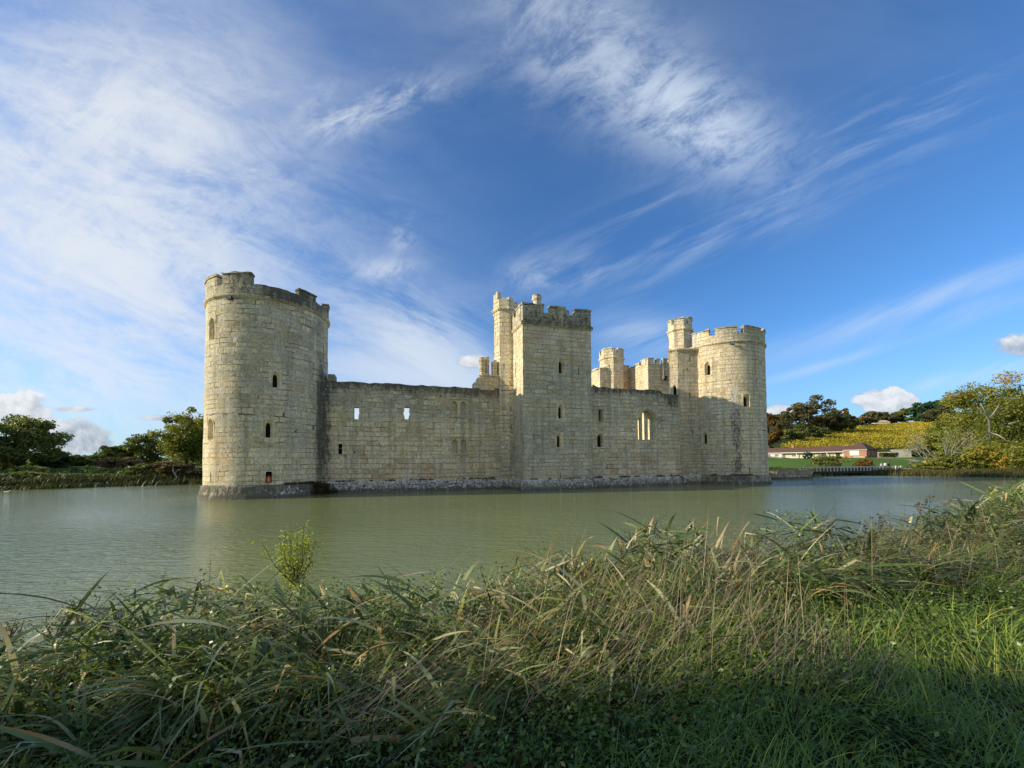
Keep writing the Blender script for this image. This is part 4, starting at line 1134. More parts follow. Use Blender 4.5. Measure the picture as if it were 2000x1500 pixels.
# ------------------------------------------------------------------ right bank, lawn and hill
PC = [('tree', 'orange autumn tree right behind the far round tower', 1500, 803, 140, 58, 'lf_orange', 3800, -.15),
      ('tree', 'grey olive tree on the hill beside the orange autumn tree', 1541, 797, 205, 62, 'lf_haze', 3800, .12),
      ('tree', 'tallest olive brown tree of the clump on the hill', 1579, 781, 215, 84, 'lf_haze', 5200, .2),
      ('tree', 'dull green tree at the right end of the hill clump', 1614, 806, 215, 46, 'lf_haze', 2600, .12),
      ('tree', 'dark thicket tree at the left foot of the hill clump', 1540, 838, 172, 50, 'lf_dark', 2600, .15),
      ('tree', 'dark thicket tree in front of the tallest clump tree', 1580, 830, 185, 62, 'lf_dark', 3000, -.05),
      ('tree', 'dark green tree above the left corner of the vineyard', 1643, 813, 215, 52, 'lf_dark', 2800, .12),
      ('tree', 'reddish brown round tree on the ridge', 1640, 798, 260, 38, 'lf_brown', 2200, -.05),
      ('tree', 'brown low tree on the ridge above the vineyard corner', 1675, 813, 270, 38, 'lf_brown', 2000, 0),
      ('tree', 'pale thin tree on the ridge left of the farm roof', 1697, 805, 285, 30, 'lf_haze', 1500, .15),
      ('tree', 'olive tree on the ridge behind the farm roof', 1727, 802, 330, 50, 'lf_haze', 2600, 0),
      ('tree', 'brown olive tree on the ridge right of the farm roof', 1760, 801, 330, 52, 'lf_oak', 2600, -.3),
      ('tree', 'tall dark evergreen on the ridge', 1806, 785, 300, 56, 'lf_blue', 4200, .1),
      ('tree', 'dark evergreen on the ridge touching the tall evergreen', 1832, 783, 300, 40, 'lf_blue', 2800, .05),
      ('tree', 'round mid green tree in front of the dark evergreens', 1832, 796, 280, 42, 'lf_haze', 2800, -.02),
      ('tree', 'dark green tree at the right end of the ridge', 1860, 806, 270, 44, 'lf_dark', 2400, .1)]
for k, (nm, lb, px, top, Z, w, mt, n, to) in enumerate(PC):
    tree_px(nm, lb, px, top, Z, w, mt, n=n, leaf=Z * .0048, trunk=.06, seed=60 + k, tintoff=to, lobes=40, csize=.22)
for k, (lb, px, top, Z, w, mt, to, n) in enumerate([
        ('green bushy tree standing behind the grey shed', 1812, 858, 128, 86, 'lf_olive', .0, 3600),
        ('olive tree on the slope left of the large oak', 1862, 822, 112, 78, 'lf_olive', .1, 4200),
        ('golden olive tree at the left shoulder of the large oak', 1895, 778, 95, 100, 'lf_oak', -.05, 6500),
        ('tree with dense gold crown at the right edge of the picture', 2018, 762, 80, 130, 'lf_oak', -.02, 7000)]):
    tree_px('tree', lb, px, top, Z, w, mt, n=n, leaf=.0052 * Z, trunk=.08, seed=90 + k, tintoff=to, lobes=60, csize=.22)
oak = tree_px('oak_tree', 'large autumn oak with bleached dead limbs on the right bank', 1955, 738, 76, 175, 'lf_oak', n=15000, leaf=.36, trunk=.16, seed=97, lobes=110, csize=.22, hollow=.4, rag=.5, tintoff=.0)
def dead_limbs():
    mb = MB(); c = oak.location; Z = c.y - 7.2
    inv = Matrix.Rotation(-oak.rotation_euler.z, 4, 'Z')
    def ln(pts, r):
        P = []
        for x, y, dz in pts:
            q = at(x, y, Z + dz); P.append(inv @ (Vector(q) - c))
        mb.tube(P, [r * (1 - .75 * k / (len(P) - 1)) for k in range(len(P))], 5)
    ln([(1936, 868, 3), (1934, 845, 2), (1932, 822, 0), (1926, 812, 0), (1918, 802, -.4), (1908, 795, -.6)], .19)
    ln([(1930, 818, 0), (1940, 808, -.3), (1948, 796, -.5), (1952, 789, -.7)], .14); ln([(1926, 812, 0), (1922, 800, 0), (1916, 789, -.2)], .12)
    ln([(1940, 808, -.3), (1952, 806, -.2), (1962, 802, -.5), (1970, 797, -.4)], .10); ln([(1948, 796, -.5), (1955, 800, 0), (1966, 794, 0)], .07)
    ln([(1934, 845, 2), (1950, 850, 0), (1960, 856, -.5), (1966, 862, -.4), (1976, 862, -.6), (1986, 857, -.6)], .13)
    ln([(1934, 845, 2), (1918, 858, -.3), (1904, 862, -.4)], .12); ln([(1970, 828, 0), (1984, 824, -.4), (1998, 826, -.4)], .12)
    ln([(1918, 802, -.4), (1914, 808, -.4), (1906, 806, -.5)], .06)
    mb.build('dead_limb', M['bark_pale'], oak, shade=True)
dead_limbs()
for k, (lb, px, top, Z, w, mt, to, n) in enumerate([
        ('olive shrub overhanging the water at the start of the right bank', 1858, 884, 64, 66, 'lf_olive', .1, 2600),
        ('golden shrub hanging over the water below the oak', 1908, 872, 63, 74, 'lf_oak', .02, 3400),
        ('orange tinged shrub over the water right of the golden shrub', 1968, 880, 60, 50, 'lf_oak', .28, 2400),
        ('yellow green shrub above the orange tinged shrub', 1950, 862, 66, 80, 'lf_gold', -.1, 3000),
        ('dark olive shrub at the right edge above the water', 2008, 862, 58, 74, 'lf_oak', -.12, 3000),
        ('low green bank shrub beside the bridge end', 1815, 903, 66, 56, 'lf_olive', .02, 2000)]):
    shrub_px(lb, px, top, Z, w, mt, n, .30, 110 + k, tintoff=to)
# leafless pale tree
def bare_tree():
    Z = 65.5; b = at(1846, 918, Z); g = tz(b[0], Z); rng = np.random.default_rng(5)
    o = empty('bare_tree', (b[0], Z, g)); tag(o, 'leafless pale tree with fanning branches in front of the oak', 'tree')
    mb = MB(); tips = []
    def grow(p, d, L, r, lv):
        q = p + d * L; m_ = p + d * L * .5 + Vector(rng.normal(0, .05 * L, 3))
        mb.tube([p, m_, q], [r, r * .8, r * .55], 4, cap=False)
        if lv == 0: tips.append(q); return
        for _ in range(3 if lv > 1 else 3):
            e = (d + Vector(rng.normal(0, .42, 3)) + Vector((0, 0, .06))).normalized(); grow(q, e, L * (.58 + .25 * rng.random()), r * .55, lv - 1)
    for k in range(8):
        a = radians(35 + 110 * k / 7); d = Vector((cos(a), rng.normal(0, .35), sin(a) * .95)).normalized()
        grow(Vector((rng.normal(0, .3), rng.normal(0, .2), .1)), d, 2.3 + .7 * rng.random(), .085, 3)
    mb.build('branches', M['bark_pale'], o)
    P = np.array([t for t in tips]); P = np.repeat(P, 3, 0) + rng.normal(0, .25, (len(P) * 3, 3))
    leaves_mesh('crown', P, .2, M['lf_olive'], o, .6 + .3 * rng.random(len(P)))
bare_tree()
shrub_px('broad green reed like bush on the lawn behind the bridge', 1616, 887, 73, 56, 'lf_olive', 3600, .22, 130, tintoff=-.1)
shrub_px('small orange brown bush on the lawn behind the bridge', 1689, 896, 75, 29, 'lf_orange', 1500, .2, 131, tintoff=-.05)
shrub_px('clipped dark ball bush in front of the white wing', 1577, 883, 103, 15.5, 'lf_blue', 2200, .22, 132, tintoff=-.05, lobes=90, csize=.12, hollow=.9, rag=0.)
def hedge(label, p0, p1, h, w, mat, n, seed):
    rng = np.random.default_rng(seed); t = rng.random(n); d = Vector((p1[0] - p0[0], p1[1] - p0[1])); nn = Vector((-d.y, d.x)).normalized()
    o_ = (rng.random(n) - .5) * w; X = p0[0] + d.x * t + nn.x * o_; Y = p0[1] + d.y * t + nn.y * o_
    Z = terrain(X, Y) + h * np.sqrt(rng.random(n)) * (.85 + .3 * vnoise(np.stack([X * .6, Y * .6, 0 * X], -1), seed))
    o = leaves_mesh('hedge', np.stack([X, Y, Z], 1), .3, M[mat], None, .35 + .3 * rng.random(n), .3, rng); tag(o, label, 'hedge')
hA = at(1719, 893, 118); hB = at(1752, 893, 118)
hedge('low clipped hedge between the brick house and the grey shed', (hA[0], 118), (hB[0], 118), 1.4, 1.2, 'lf_olive', 2600, 140)

# vineyard rows
def vineyard():
    rng = np.random.default_rng(77); n = 52000
    corners = np.array([(1522, 876), (1560, 862), (1605, 849), (1662, 836), (1750, 830), (1850, 823), (1880, 832), (1870, 862), (1800, 876), (1700, 878), (1610, 878)], float)
    def hit(px, py):
        v = np.array([(901 - .0076 * (a - 1000) - b) / F_PX for a, b in zip(px, py)])
        Y = (.155 * 127 - 3.0 + CAM_H) / (.155 - v); return np.stack([(px - 1000) / F_PX * Y, Y], 1)
    C = hit(corners[:, 0], corners[:, 1])
    lo, hi = C.min(0), C.max(0)
    ang = radians(-24); row = 2.6; P = []
    X = lo[0] + (hi[0] - lo[0]) * rng.random(n * 2); Y = lo[1] + (hi[1] - lo[1]) * rng.random(n * 2) ** 1.25
    # snap to rows
    q = -X * sin(ang) + Y * cos(ang); a = X * cos(ang) + Y * sin(ang)
    q = np.round(q / row) * row + rng.normal(0, .28, len(q))
    X = a * cos(ang) - q * sin(ang); Y = a * sin(ang) + q * cos(ang)
    ins = np.zeros(len(X), bool)
    for (ax, ay), (bx, by) in zip(C, np.roll(C, -1, 0)):
        c = ((ay > Y) != (by > Y)) & (X < (bx - ax) * (Y - ay) / (by - ay + 1e-9) + ax); ins ^= c
    X, Y = X[ins][:n], Y[ins][:n]
    Z = terrain(X, Y) + .2 + 1.5 * rng.random(len(X))
    tint = .62 + .28 * (rng.random(len(X)) - .5) + .55 * (fbm(np.stack([X * .035, Y * .035, 0 * X], -1), 5) - .5) - .25 * (fbm(np.stack([X * .2, Y * .2, 0 * X], -1), 9) > .58)
    o = leaves_mesh('vineyard', np.stack([X, Y, Z], 1), .75 * (.5 + rng.random(len(X))) * (Y / 200) ** .7, M['lf_vine'], None, tint, .2, rng)
    tag(o, 'yellow autumn vine rows covering the hillside behind the brick house', 'vineyard', kind='stuff')
vineyard()

# ------------------------------------------------------------------ tea room buildings
TH = radians(-58.05); ca, sa = cos(TH), sin(TH)
CX, CY = at(1693, 893, 110)[0], 110.
ZG = 2.85
def tea(a, b): return (CX + ca * a - sa * b, CY + sa * a + ca * b)
def building(name, label, cat='house'):
    o = empty(name, (CX, CY, ZG), TH); tag(o, label, cat); return o
def win(parent, a0, a1, z0, z1, b=0., bars=2, face='f', label=None):
    f = MB()
    def bx(mb, p0, p1, y0, y1, q0, q1, m=None):
        if face == 'f': mb.box(p0, p1, b + y0, b + y1, q0, q1, m)
        else: mb.box(b - y1, b - y0, p0, p1, q0, q1, m)
    e = .07
    bx(f, a0, a1, -.06, .02, z0, z0 + e); bx(f, a0, a1, -.062, .022, z1 - e, z1); bx(f, a0, a0 + e, -.058, .018, z0 + e, z1 - e); bx(f, a1 - e, a1, -.058, .018, z0 + e, z1 - e)
    for k in range(1, bars):
        c = a0 + (a1 - a0) * k / bars; bx(f, c - .03, c + .03, -.05, .01, z0 + e, z1 - e)
    fo = f.build('window', M['white_paint'], parent)
    g = MB(); bx(g, a0 + e, a1 - e, -.03, .012, z0 + e, z1 - e); g.build('pane', M['glass'], fo)
def hip_roof(mb, a0, a1, b0, b1, z0, z1, ridge, ov=.3):
    a0 -= ov; a1 += ov; b0 -= ov; b1 += ov; bm = (b0 + b1) / 2
    r0, r1 = ridge
    A = [(a0, b0, z0), (a1, b0, z0), (a1, b1, z0), (a0, b1, z0)]; R0 = (r0, bm, z1); R1 = (r1, bm, z1)
    mb.quadp(A[0], A[1], R1, R0); mb.quadp(A[2], A[3], R0, R1)
    mb.face([mb.vert(A[1]), mb.vert(A[2]), mb.vert(R1)]); mb.face([mb.vert(A[3]), mb.vert(A[0]), mb.vert(R0)])
    for p, q in ((A[0], A[1]), (A[1], A[2]), (A[2], A[3]), (A[3], A[0])):
        mb.quadp((p[0], p[1], z0 - .14), (q[0], q[1], z0 - .14), (q[0], q[1], z0), (p[0], p[1], z0))
    mb.quadp((a0, b0, z0 - .14), (a0, b1, z0 - .14), (a1, b1, z0 - .14), (a1, b0, z0 - .14))
bh = building('brick_house', 'small red brick house with brown hipped roof and white shutter')
mb = MB(); mb.box(-5.1, 0, 0, 8.5, -.6, 2.5); mb.build('wall', M['brick'], bh)
mb = MB(); hip_roof(mb, -5.1, 0, 0, 8.5, 2.5, 4.75, (-2.75, -2.35)); mb.build('roof', M['tiles'], bh)
mb = MB(); mb.box(-3.75, -1.65, -.07, .03, .85, 2.2); sh = mb.build('shutter', M['white_paint'], bh)
mb = MB(); mb.box(-2.6, -.1, -1.1, -.2, -.3, .55); mb.build('porch_wall', M['pale_stone'], bh)
mb = MB(); mb.box(-5.3, .2, -.32, -.22, 2.30, 2.44); mb.build('gutter', M['white_paint'], bh)
win(bh, 1.2, 2.2, .9, 2.1, 0., 2, 's'); win(bh, 4.2, 5.6, .9, 2.1, 0., 2, 's')
mb = MB(); mb.box(-4.95, -4.4, -.06, .02, -.2, .5); mb.build('waste_bin', M['metal_dark'], bh)
wl = building('white_wing', 'long low white building with brown tiled roof and open veranda', 'building')
mb = MB(); mb.box(-41, -22, .9, 6.5, -.8, 2.1); mb.build('wall', M['white_paint'], wl)
mb = MB(); mb.box(-22, -5.25, 1.7, 6.5, -.8, 2.1); mb.build('veranda_wall', M['cream_paint'], wl)
mb = MB(); hip_roof(mb, -41, -5.0, .9, 6.5, 2.12, 3.75, (-38, -4.6), .4); mb.build('roof', M['tiles'], wl)
mb = MB(); mb.box(-41.4, -5.25, .4, .5, 1.85, 2.05); mb.build('fascia', M['white_paint'], wl)
for a in (-21.8, -17.6, -13.6, -9.6, -5.7):
    mb = MB(); mb.box(a, a + .2, .75, .95, -.7, 1.95); mb.build('post', M['white_paint'], wl)
for a in (-39.5, -36.2, -33, -29.6, -26.5, -24): win(wl, a, a + 1.3, .75, 1.65, .9, 3)
for a in (-19.3, -15.3, -11.2): win(wl, a, a + 1.3, .7, 1.7, 1.7, 2)
mb = MB(); mb.box(-7.6, -6.6, 1.65, 1.75, -.6, 1.6); mb.build('door', M['wood_dark'], wl)
mb = MB(); mb.box(-20, -19.3, 3.4, 4.2, 3.4, 4.5); mb.build('chimney', M['brick'], wl)
eb = building('brick_outbuilding', 'small dark roofed brick outbuilding at the far left end of the white wing')
mb = MB(); mb.box(-50, -44.6, -1, 5, -1., 2.0); mb.build('wall', M['brick'], eb)
mb = MB(); hip_roof(mb, -50, -44.6, -1, 5, 2.0, 4.1, (-47.6, -47)); mb.build('roof', M['tiles'], eb)
win(eb, -46.8, -45.2, .5, 1.6, -1., 2)
sp = at(1752, 893, 122); shd = empty('shed', (sp[0], 122, tz(sp[0], 122)), radians(-40)); tag(shd, 'weathered grey board shed with flat pale roof', 'shed')
mb = MB(); mb.box(-1.0, 3.2, 0, 4, -.3, 2.25); mb.build('wall', M['boards'], shd)
mb = MB(); mb.box(-4.6, -1.05, .3, 4, -.3, 1.6); mb.build('lean_to_wall', M['boards'], shd)
mb = MB(); mb.box(-1.2, 3.4, -.2, 4.2, 2.254, 2.42); mb.build('roof', M['white_paint'], shd)
mb = MB(); mb.box(-4.8, -1.25, .2, 4.2, 1.604, 1.75); mb.build('lean_to_roof', M['white_paint'], shd)
fp = at(1723, 824, 292); fz = tz(fp[0], 292)
fh = empty('farmhouse', (fp[0], 292, fz), radians(-20)); tag(fh, 'pale roofed farm building on the ridge above the vineyard', 'house')
mb = MB(); mb.box(-4.6, 4.6, 0, 5, -1, max(1.4, fp[2] - fz - .6)); mb.build('wall', M['cream_paint'], fh)
mb = MB(); hip_roof(mb, -4.6, 4.6, 0, 5, max(1.4, fp[2] - fz - .6), max(3., fp[2] - fz + 1.2), (-3, 3)); mb.build('roof', M['pale_stone'], fh)

def path_strip(label, pts, w, m='path'):
    V = []; Fq = []
    P = [Vector((p[0], p[1])) for p in pts]
    D = []
    for i in range(len(P) - 1):
        k = max(2, int((P[i + 1] - P[i]).length / 1.5))
        for j in range(k): D.append(P[i].lerp(P[i + 1], j / k))
    D.append(P[-1])
    for i, p in enumerate(D):
        t = (D[min(i + 1, len(D) - 1)] - D[max(0, i - 1)]).normalized(); nn = Vector((-t.y, t.x))
        for sgn in (-1, 1):
            q = p + nn * sgn * w / 2; V.append((q.x, q.y, tz(q.x, q.y) + .07))
    for i in range(len(D) - 1): Fq.append([2 * i, 2 * i + 1, 2 * i + 3, 2 * i + 2])
    o = fast_mesh('path', V, Fq, M[m]); tag(o, label, kind='structure')
path_strip('pale path along the front of the white wing', [tea(-60, -5), tea(-40, -2.2), tea(-24, -1.4), tea(-5, -2.4), tea(3, -3.5)], 1.9)
path_strip('pale path from the bridge to the brick house', [(60.8, 66.5), (66, 73), (80, 77), (92.5, 85), (100.5, 99), tea(3, -3.5)], 1.8)

# ------------------------------------------------------------------ causeway stump and bridge
def causeway():
    o = empty('stone_causeway', (39, 56, 0)); tag(o, 'low dark rubble stone causeway end beside the far round tower', 'causeway')
    pl = [(-8, -1.2), (-2.5, -2.2), (3.4, -.6), (5.2, 3.5), (4, 10), (-6, 12), (-9, 6)]
    mb = MB()
    for k in range(len(pl)):
        P, L = lineP(pl[k], pl[(k + 1) % len(pl)])
        sheet(mb, P, 0, L, -.8, 1.2, (), .3, .12, k * 9., k, ztop=lambda s: (vnoise(np.array([s * .9, k * 3.3, 0.]), 55) - .5) * .5)
    mb.build('rubble_wall', M['stone_rough'], o, lambda V: dict(grey=.9, stain=.42 + .35 * smooth(.35, .05, V[:, 2]), lich=.35 * smooth(.5, 1.0, V[:, 2]), rust=0))
    rng = np.random.default_rng(3); n = 1500
    X = rng.uniform(-8, 4.8, n); Y = rng.uniform(-1, 9, n)
    mb = MB(); mb.face([mb.vert((x * .97, y * .97 + .1, 1.02)) for x, y in pl]); mb.build('turf', M['lf_dark'], o, plain_attr(.3))
    blades('grass_tufts', X, Y, np.full(n, .95), rng.random(n) * 6.28, .3 + .35 * rng.random(n), np.full(n, .06), .3 * rng.random(n), .8 * rng.random(n), 3, .4 + .3 * rng.random(n), M['reed'], rng=rng, parent=o)
causeway()

def bridge():
    x0, x1 = at(1552, 918, 62)[0], at(1748, 918, 66)[0]
    a = Vector((x0, 62, 0)); b = Vector((x1, 66, 0)); L = (b - a).length
    o = empty('footbridge', a, atan2(b.y - a.y, b.x - a.x)); tag(o, 'timber footbridge with white baluster railing across the moat', 'bridge')
    mb = MB(); mb.box(0, L, 0, 2.2, .55, .72); mb.build('deck', M['wood_dark'], o)
    mb = MB(); mb.box(0, L, -.08, -.001, .40, .70); mb.build('edge_beam', M['wood_dark'], o)
    for y in (.03, 2.12):
        mb = MB(); mb.box(0, L, y, y + .07, 1.36, 1.44); r = mb.build('handrail', M['white_paint'], o)
        mb = MB(); mb.box(0, L, y + .01, y + .06, 1.02, 1.07); mb.build('mid_rail', M['metal_dark'], o)
    first = None
    n = 30
    for k in range(n):
        x = L * (k + .5) / n
        if first is None:
            mb = MB(); mb.box(-.045, .045, -.05, .05, .723, 1.357); first = mb.build('baluster', M['white_paint'], o); p = first
        else:
            p = first.copy(); COL.objects.link(p); p.parent = o
        p.location = (x, .07, 0)
    q0 = None
    for x in (.2, L * .28, L * .43, L * .5, L * .6, L * .67, L * .87):
        for y in (.15, 2.0):
            if q0 is None: mb = MB(); mb.tube([(0, 0, -1.2), (0, 0, .55)], .16, 8); q0 = mb.build('pile', M['wood_dark'], o); p = q0
            else: p = q0.copy(); COL.objects.link(p); p.parent = o
            p.location = (x, y, 0)
    for x in (L * .755, L * .80):
        mb = MB(); mb.box(x, x + .5, .0, 2, -.8, .55); mb.build('stone_pier', M['pale_stone'], o)
    mb = MB(); mb.box(L, L + 2.4, -.1, 2.4, -.8, .74); mb.build('abutment', M['wood_dark'], o)
    mb = MB(); mb.tube([(L + .1, -.15, 1.4), (L + 1.8, -.25, .1)], .1, 6); mb.tube([(L + .6, -.15, 1.3), (L + 2.6, -.25, .2)], .1, 6); mb.tube([(L + 0, -.12, 1.5), (L + 0, -.12, .5)], .1, 6); mb.tube([(L + 1.1, -.12, 1.5), (L + 1.1, -.12, .5)], .1, 6)
    mb.build('end_ramp', M['white_paint'], o)
bridge()

# ------------------------------------------------------------------ people on the far side
def person(px, Z, h, top, legs, hair, label, pose=0, face=0.):
    x = at(px, 915, Z)[0]; g = max(tz(x, Z), .3); s = h / 1.7
    o = empty('person', (x, Z, g), face); tag(o, label, 'person', 'visitors by the bridge')
    st = [.10, .22, .05][pose % 3]
    V = [(0, 0, .93), (0, .0, 1.12), (0, 0, 1.36), (0, 0, 1.48), (0, -.01, 1.57), (0, -.02, 1.66),
         (.10, 0, .86), (.11, -st, .48), (.11, -st * .6, .07), (.11, -st * .6 - .15, .04),
         (-.10, 0, .86), (-.11, st * .5, .48), (-.11, st * 1.2, .07), (-.11, st * 1.2 - .14, .04),
         (.19, 0, 1.38), (.25, .02, 1.12), (.24, -.12, .90), (.235, -.17, .82), (-.19, 0, 1.38), (-.25, .03, 1.12), (-.22, -.16 if pose else -.08, .95), (-.2, -.22, .9)]
    E = [(0, 1), (1, 2), (2, 3), (3, 4), (4, 5), (0, 6), (6, 7), (7, 8), (8, 9), (0, 10), (10, 11), (11, 12), (12, 13), (2, 14), (14, 15), (15, 16), (16, 17), (2, 18), (18, 19), (19, 20), (20, 21)]
    Rr = [.13, .14, .15, .06, .085, .095, .085, .065, .045, .04, .085, .065, .045, .04, .065, .05, .038, .03, .065, .05, .038, .03]
    V = [(a * s, b * s, c * s) for a, b, c in V]; Rr = [r * s for r in Rr]
    def mf(c):
        z = c.z / s
        if z > 1.62 or (z > 1.53 and c.y / s > .01): return 2
        if z > 1.47: return 3
        if z < .1: return 2
        if abs(c.x / s) > .17 and z < .93: return 3
        return 0 if z > .9 else 1
    b = skin_mesh('body', V, E, Rr, [cloth(top), cloth(legs), cloth(hair), cloth((.45, .28, .2))], o, lvl=2, matf=mf)
    return o
CL = {}
def cloth(c):
    if c not in CL: CL[c] = plain('cloth_%d' % len(CL), c, .85, .12)
    return CL[c]
PW = (.6, .6, .6); PD = (.03, .035, .05)
for k, (px, Z, h, t, l, hr, lb) in enumerate([
        (1722, 72, 1.5, (.66, .66, .65), PD, (.3, .25, .18), 'person in a white top at the left of the group on the bridge end'),
        (1729, 73, 1.55, (.60, .62, .64), PD, (.05, .04, .03), 'person in a pale grey top in the middle of the group on the bridge end'),
        (1736, 72, 1.6, (.04, .045, .06), PD, (.04, .03, .02), 'person in dark clothes at the right of the group on the bridge end'),
        (1779, 78, 1.5, (.10, .11, .11), PD, (.05, .04, .03), 'person in grey at the left end of the group on the gravel path'),
        (1785, 80, 1.4, (.07, .09, .08), PD, (.06, .05, .03), 'person in dark green second from the left on the gravel path'),
        (1797, 80, 1.55, (.05, .06, .07), PD, (.05, .04, .03), 'person in black next to the yellow jacket on the gravel path'),
        (1801, 79, 1.5, (.09, .10, .16), PD, (.2, .15, .1), 'person in dark blue beside the yellow jacket on the gravel path'),
        (1808, 80, 1.6, (.75, .55, .03), (.1, .1, .12), (.05, .04, .03), 'person in a bright yellow jacket on the gravel path')]):
    person(px, Z, h, t, l, hr, lb, k % 3, (k * 1.7) % 6.28)

# ------------------------------------------------------------------ near bank vegetation
def near_edge(x):
    pts = [p for p in MOAT[3:17]]
    return np.interp(x, [p[0] for p in pts], [p[1] for p in pts])

def near_roots(rng, n, sd0, sd1, x0, x1, ymin=1.25):
    out = []
    tot = 0
    while tot < n:
        X = rng.uniform(x0, x1, n * 2); Y = rng.uniform(ymin, 16, n * 2)
        ok = (np.abs(X) < 1.42 * Y + .8); X, Y = X[ok], Y[ok]
        sd = moat_sd(X, Y); ok = (sd > sd0) & (sd < sd1); X, Y, sd = X[ok], Y[ok], sd[ok]
        out.append(np.stack([X, Y, sd], 1)); tot += len(X)
    return np.concatenate(out)[:n].T

def mat_height(X, Y, sd):
    """thickness of the matted growth over the ground"""
    b = fbm(np.stack([X * 1.3, Y * 1.3, 0 * X], -1), 61, 3)
    return (.10 + .62 * smooth(.30, .66, b) * (1 - .45 * smooth(-4.2, -5.2, X)) * (1 - .25 * smooth(3.5, 5, X) * smooth(9, 8, X))) * smooth(3.3, 1.2, sd) * (.55 + .45 * smooth(.0, .5, sd)) * (.9 + .25 * smooth(0, 6, X)) + .05

def fg_sedge():
    rng = np.random.default_rng(101)
    # the mat: short lengths of broad flopped leaf lying every way, filling the thickness of the growth
    X, Y, sd = near_roots(rng, 10500, .05, 3.1, -12, 19)
    keep = rng.random(len(X)) < np.where((X > 3.2) & (X < 8.5) & (sd > .7), .6, 1.) * np.where(sd > 2.2, .55, 1.)
    X, Y, sd = X[keep], Y[keep], sd[keep]; n = len(X)
    H = mat_height(X, Y, sd)
    Z = terrain(X, Y) + H * (rng.random(n) ** .6)
    comb = 6.28 * 1.6 * fbm(np.stack([X * .55, Y * .55, 0 * X], -1), 63, 2)
    head = comb + rng.normal(0, .75, n) + pi * (rng.random(n) < .25)
    L = .28 + .55 * rng.random(n) ** 1.4
    W = .015 + .036 * rng.random(n) ** 1.6
    cl = fbm(np.stack([X * 1.7, Y * 1.7, 0 * X], -1), 64, 2)
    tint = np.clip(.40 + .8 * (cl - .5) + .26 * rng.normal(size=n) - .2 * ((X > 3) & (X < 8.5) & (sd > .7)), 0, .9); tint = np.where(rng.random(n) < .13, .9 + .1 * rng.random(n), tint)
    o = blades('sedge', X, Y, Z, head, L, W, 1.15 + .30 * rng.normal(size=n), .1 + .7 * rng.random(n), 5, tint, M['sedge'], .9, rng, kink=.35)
    tag(o, 'matted broad sedge leaves flopped over the edge of the near bank', 'sedge', kind='stuff')
    # living tussocks arching out of the mat
    cx, cy, csd = near_roots(rng, 380, .05, 2.9, -12, 19)
    keep = rng.random(len(cx)) < np.where((cx > 3.2) & (cx < 8.5) & (csd > .8), .25, .9)
    cx, cy, csd = cx[keep], cy[keep], csd[keep]
    m = rng.integers(22, 58, len(cx)); i = np.repeat(np.arange(len(cx)), m); n = len(i)
    X = cx[i] + rng.normal(0, .07, n); Y = cy[i] + rng.normal(0, .07, n)
    lean = (6.28 * 1.6 * fbm(np.stack([cx * .55, cy * .55, 0 * cx], -1), 63, 2))[i]
    head = lean + rng.normal(0, .8, n)
    size = (.55 + .45 * rng.random(len(cx)))[i] * (1 + .15 * smooth(0, 6, X))
    tint = np.clip(.42 + .30 * rng.normal(0, .6, n) + rng.normal(0, .14, len(cx))[i], 0, .85); tint = np.where(rng.random(n) < .05, .93 + .07 * rng.random(n), tint)
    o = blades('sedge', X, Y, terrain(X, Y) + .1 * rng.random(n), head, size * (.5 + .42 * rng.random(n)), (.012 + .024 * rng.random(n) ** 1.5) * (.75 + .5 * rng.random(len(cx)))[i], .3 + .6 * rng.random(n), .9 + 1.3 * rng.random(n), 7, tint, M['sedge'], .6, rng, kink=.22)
    tag(o, 'arching green sedge tussocks growing out of the matted bank', 'sedge', kind='stuff')
fg_sedge()

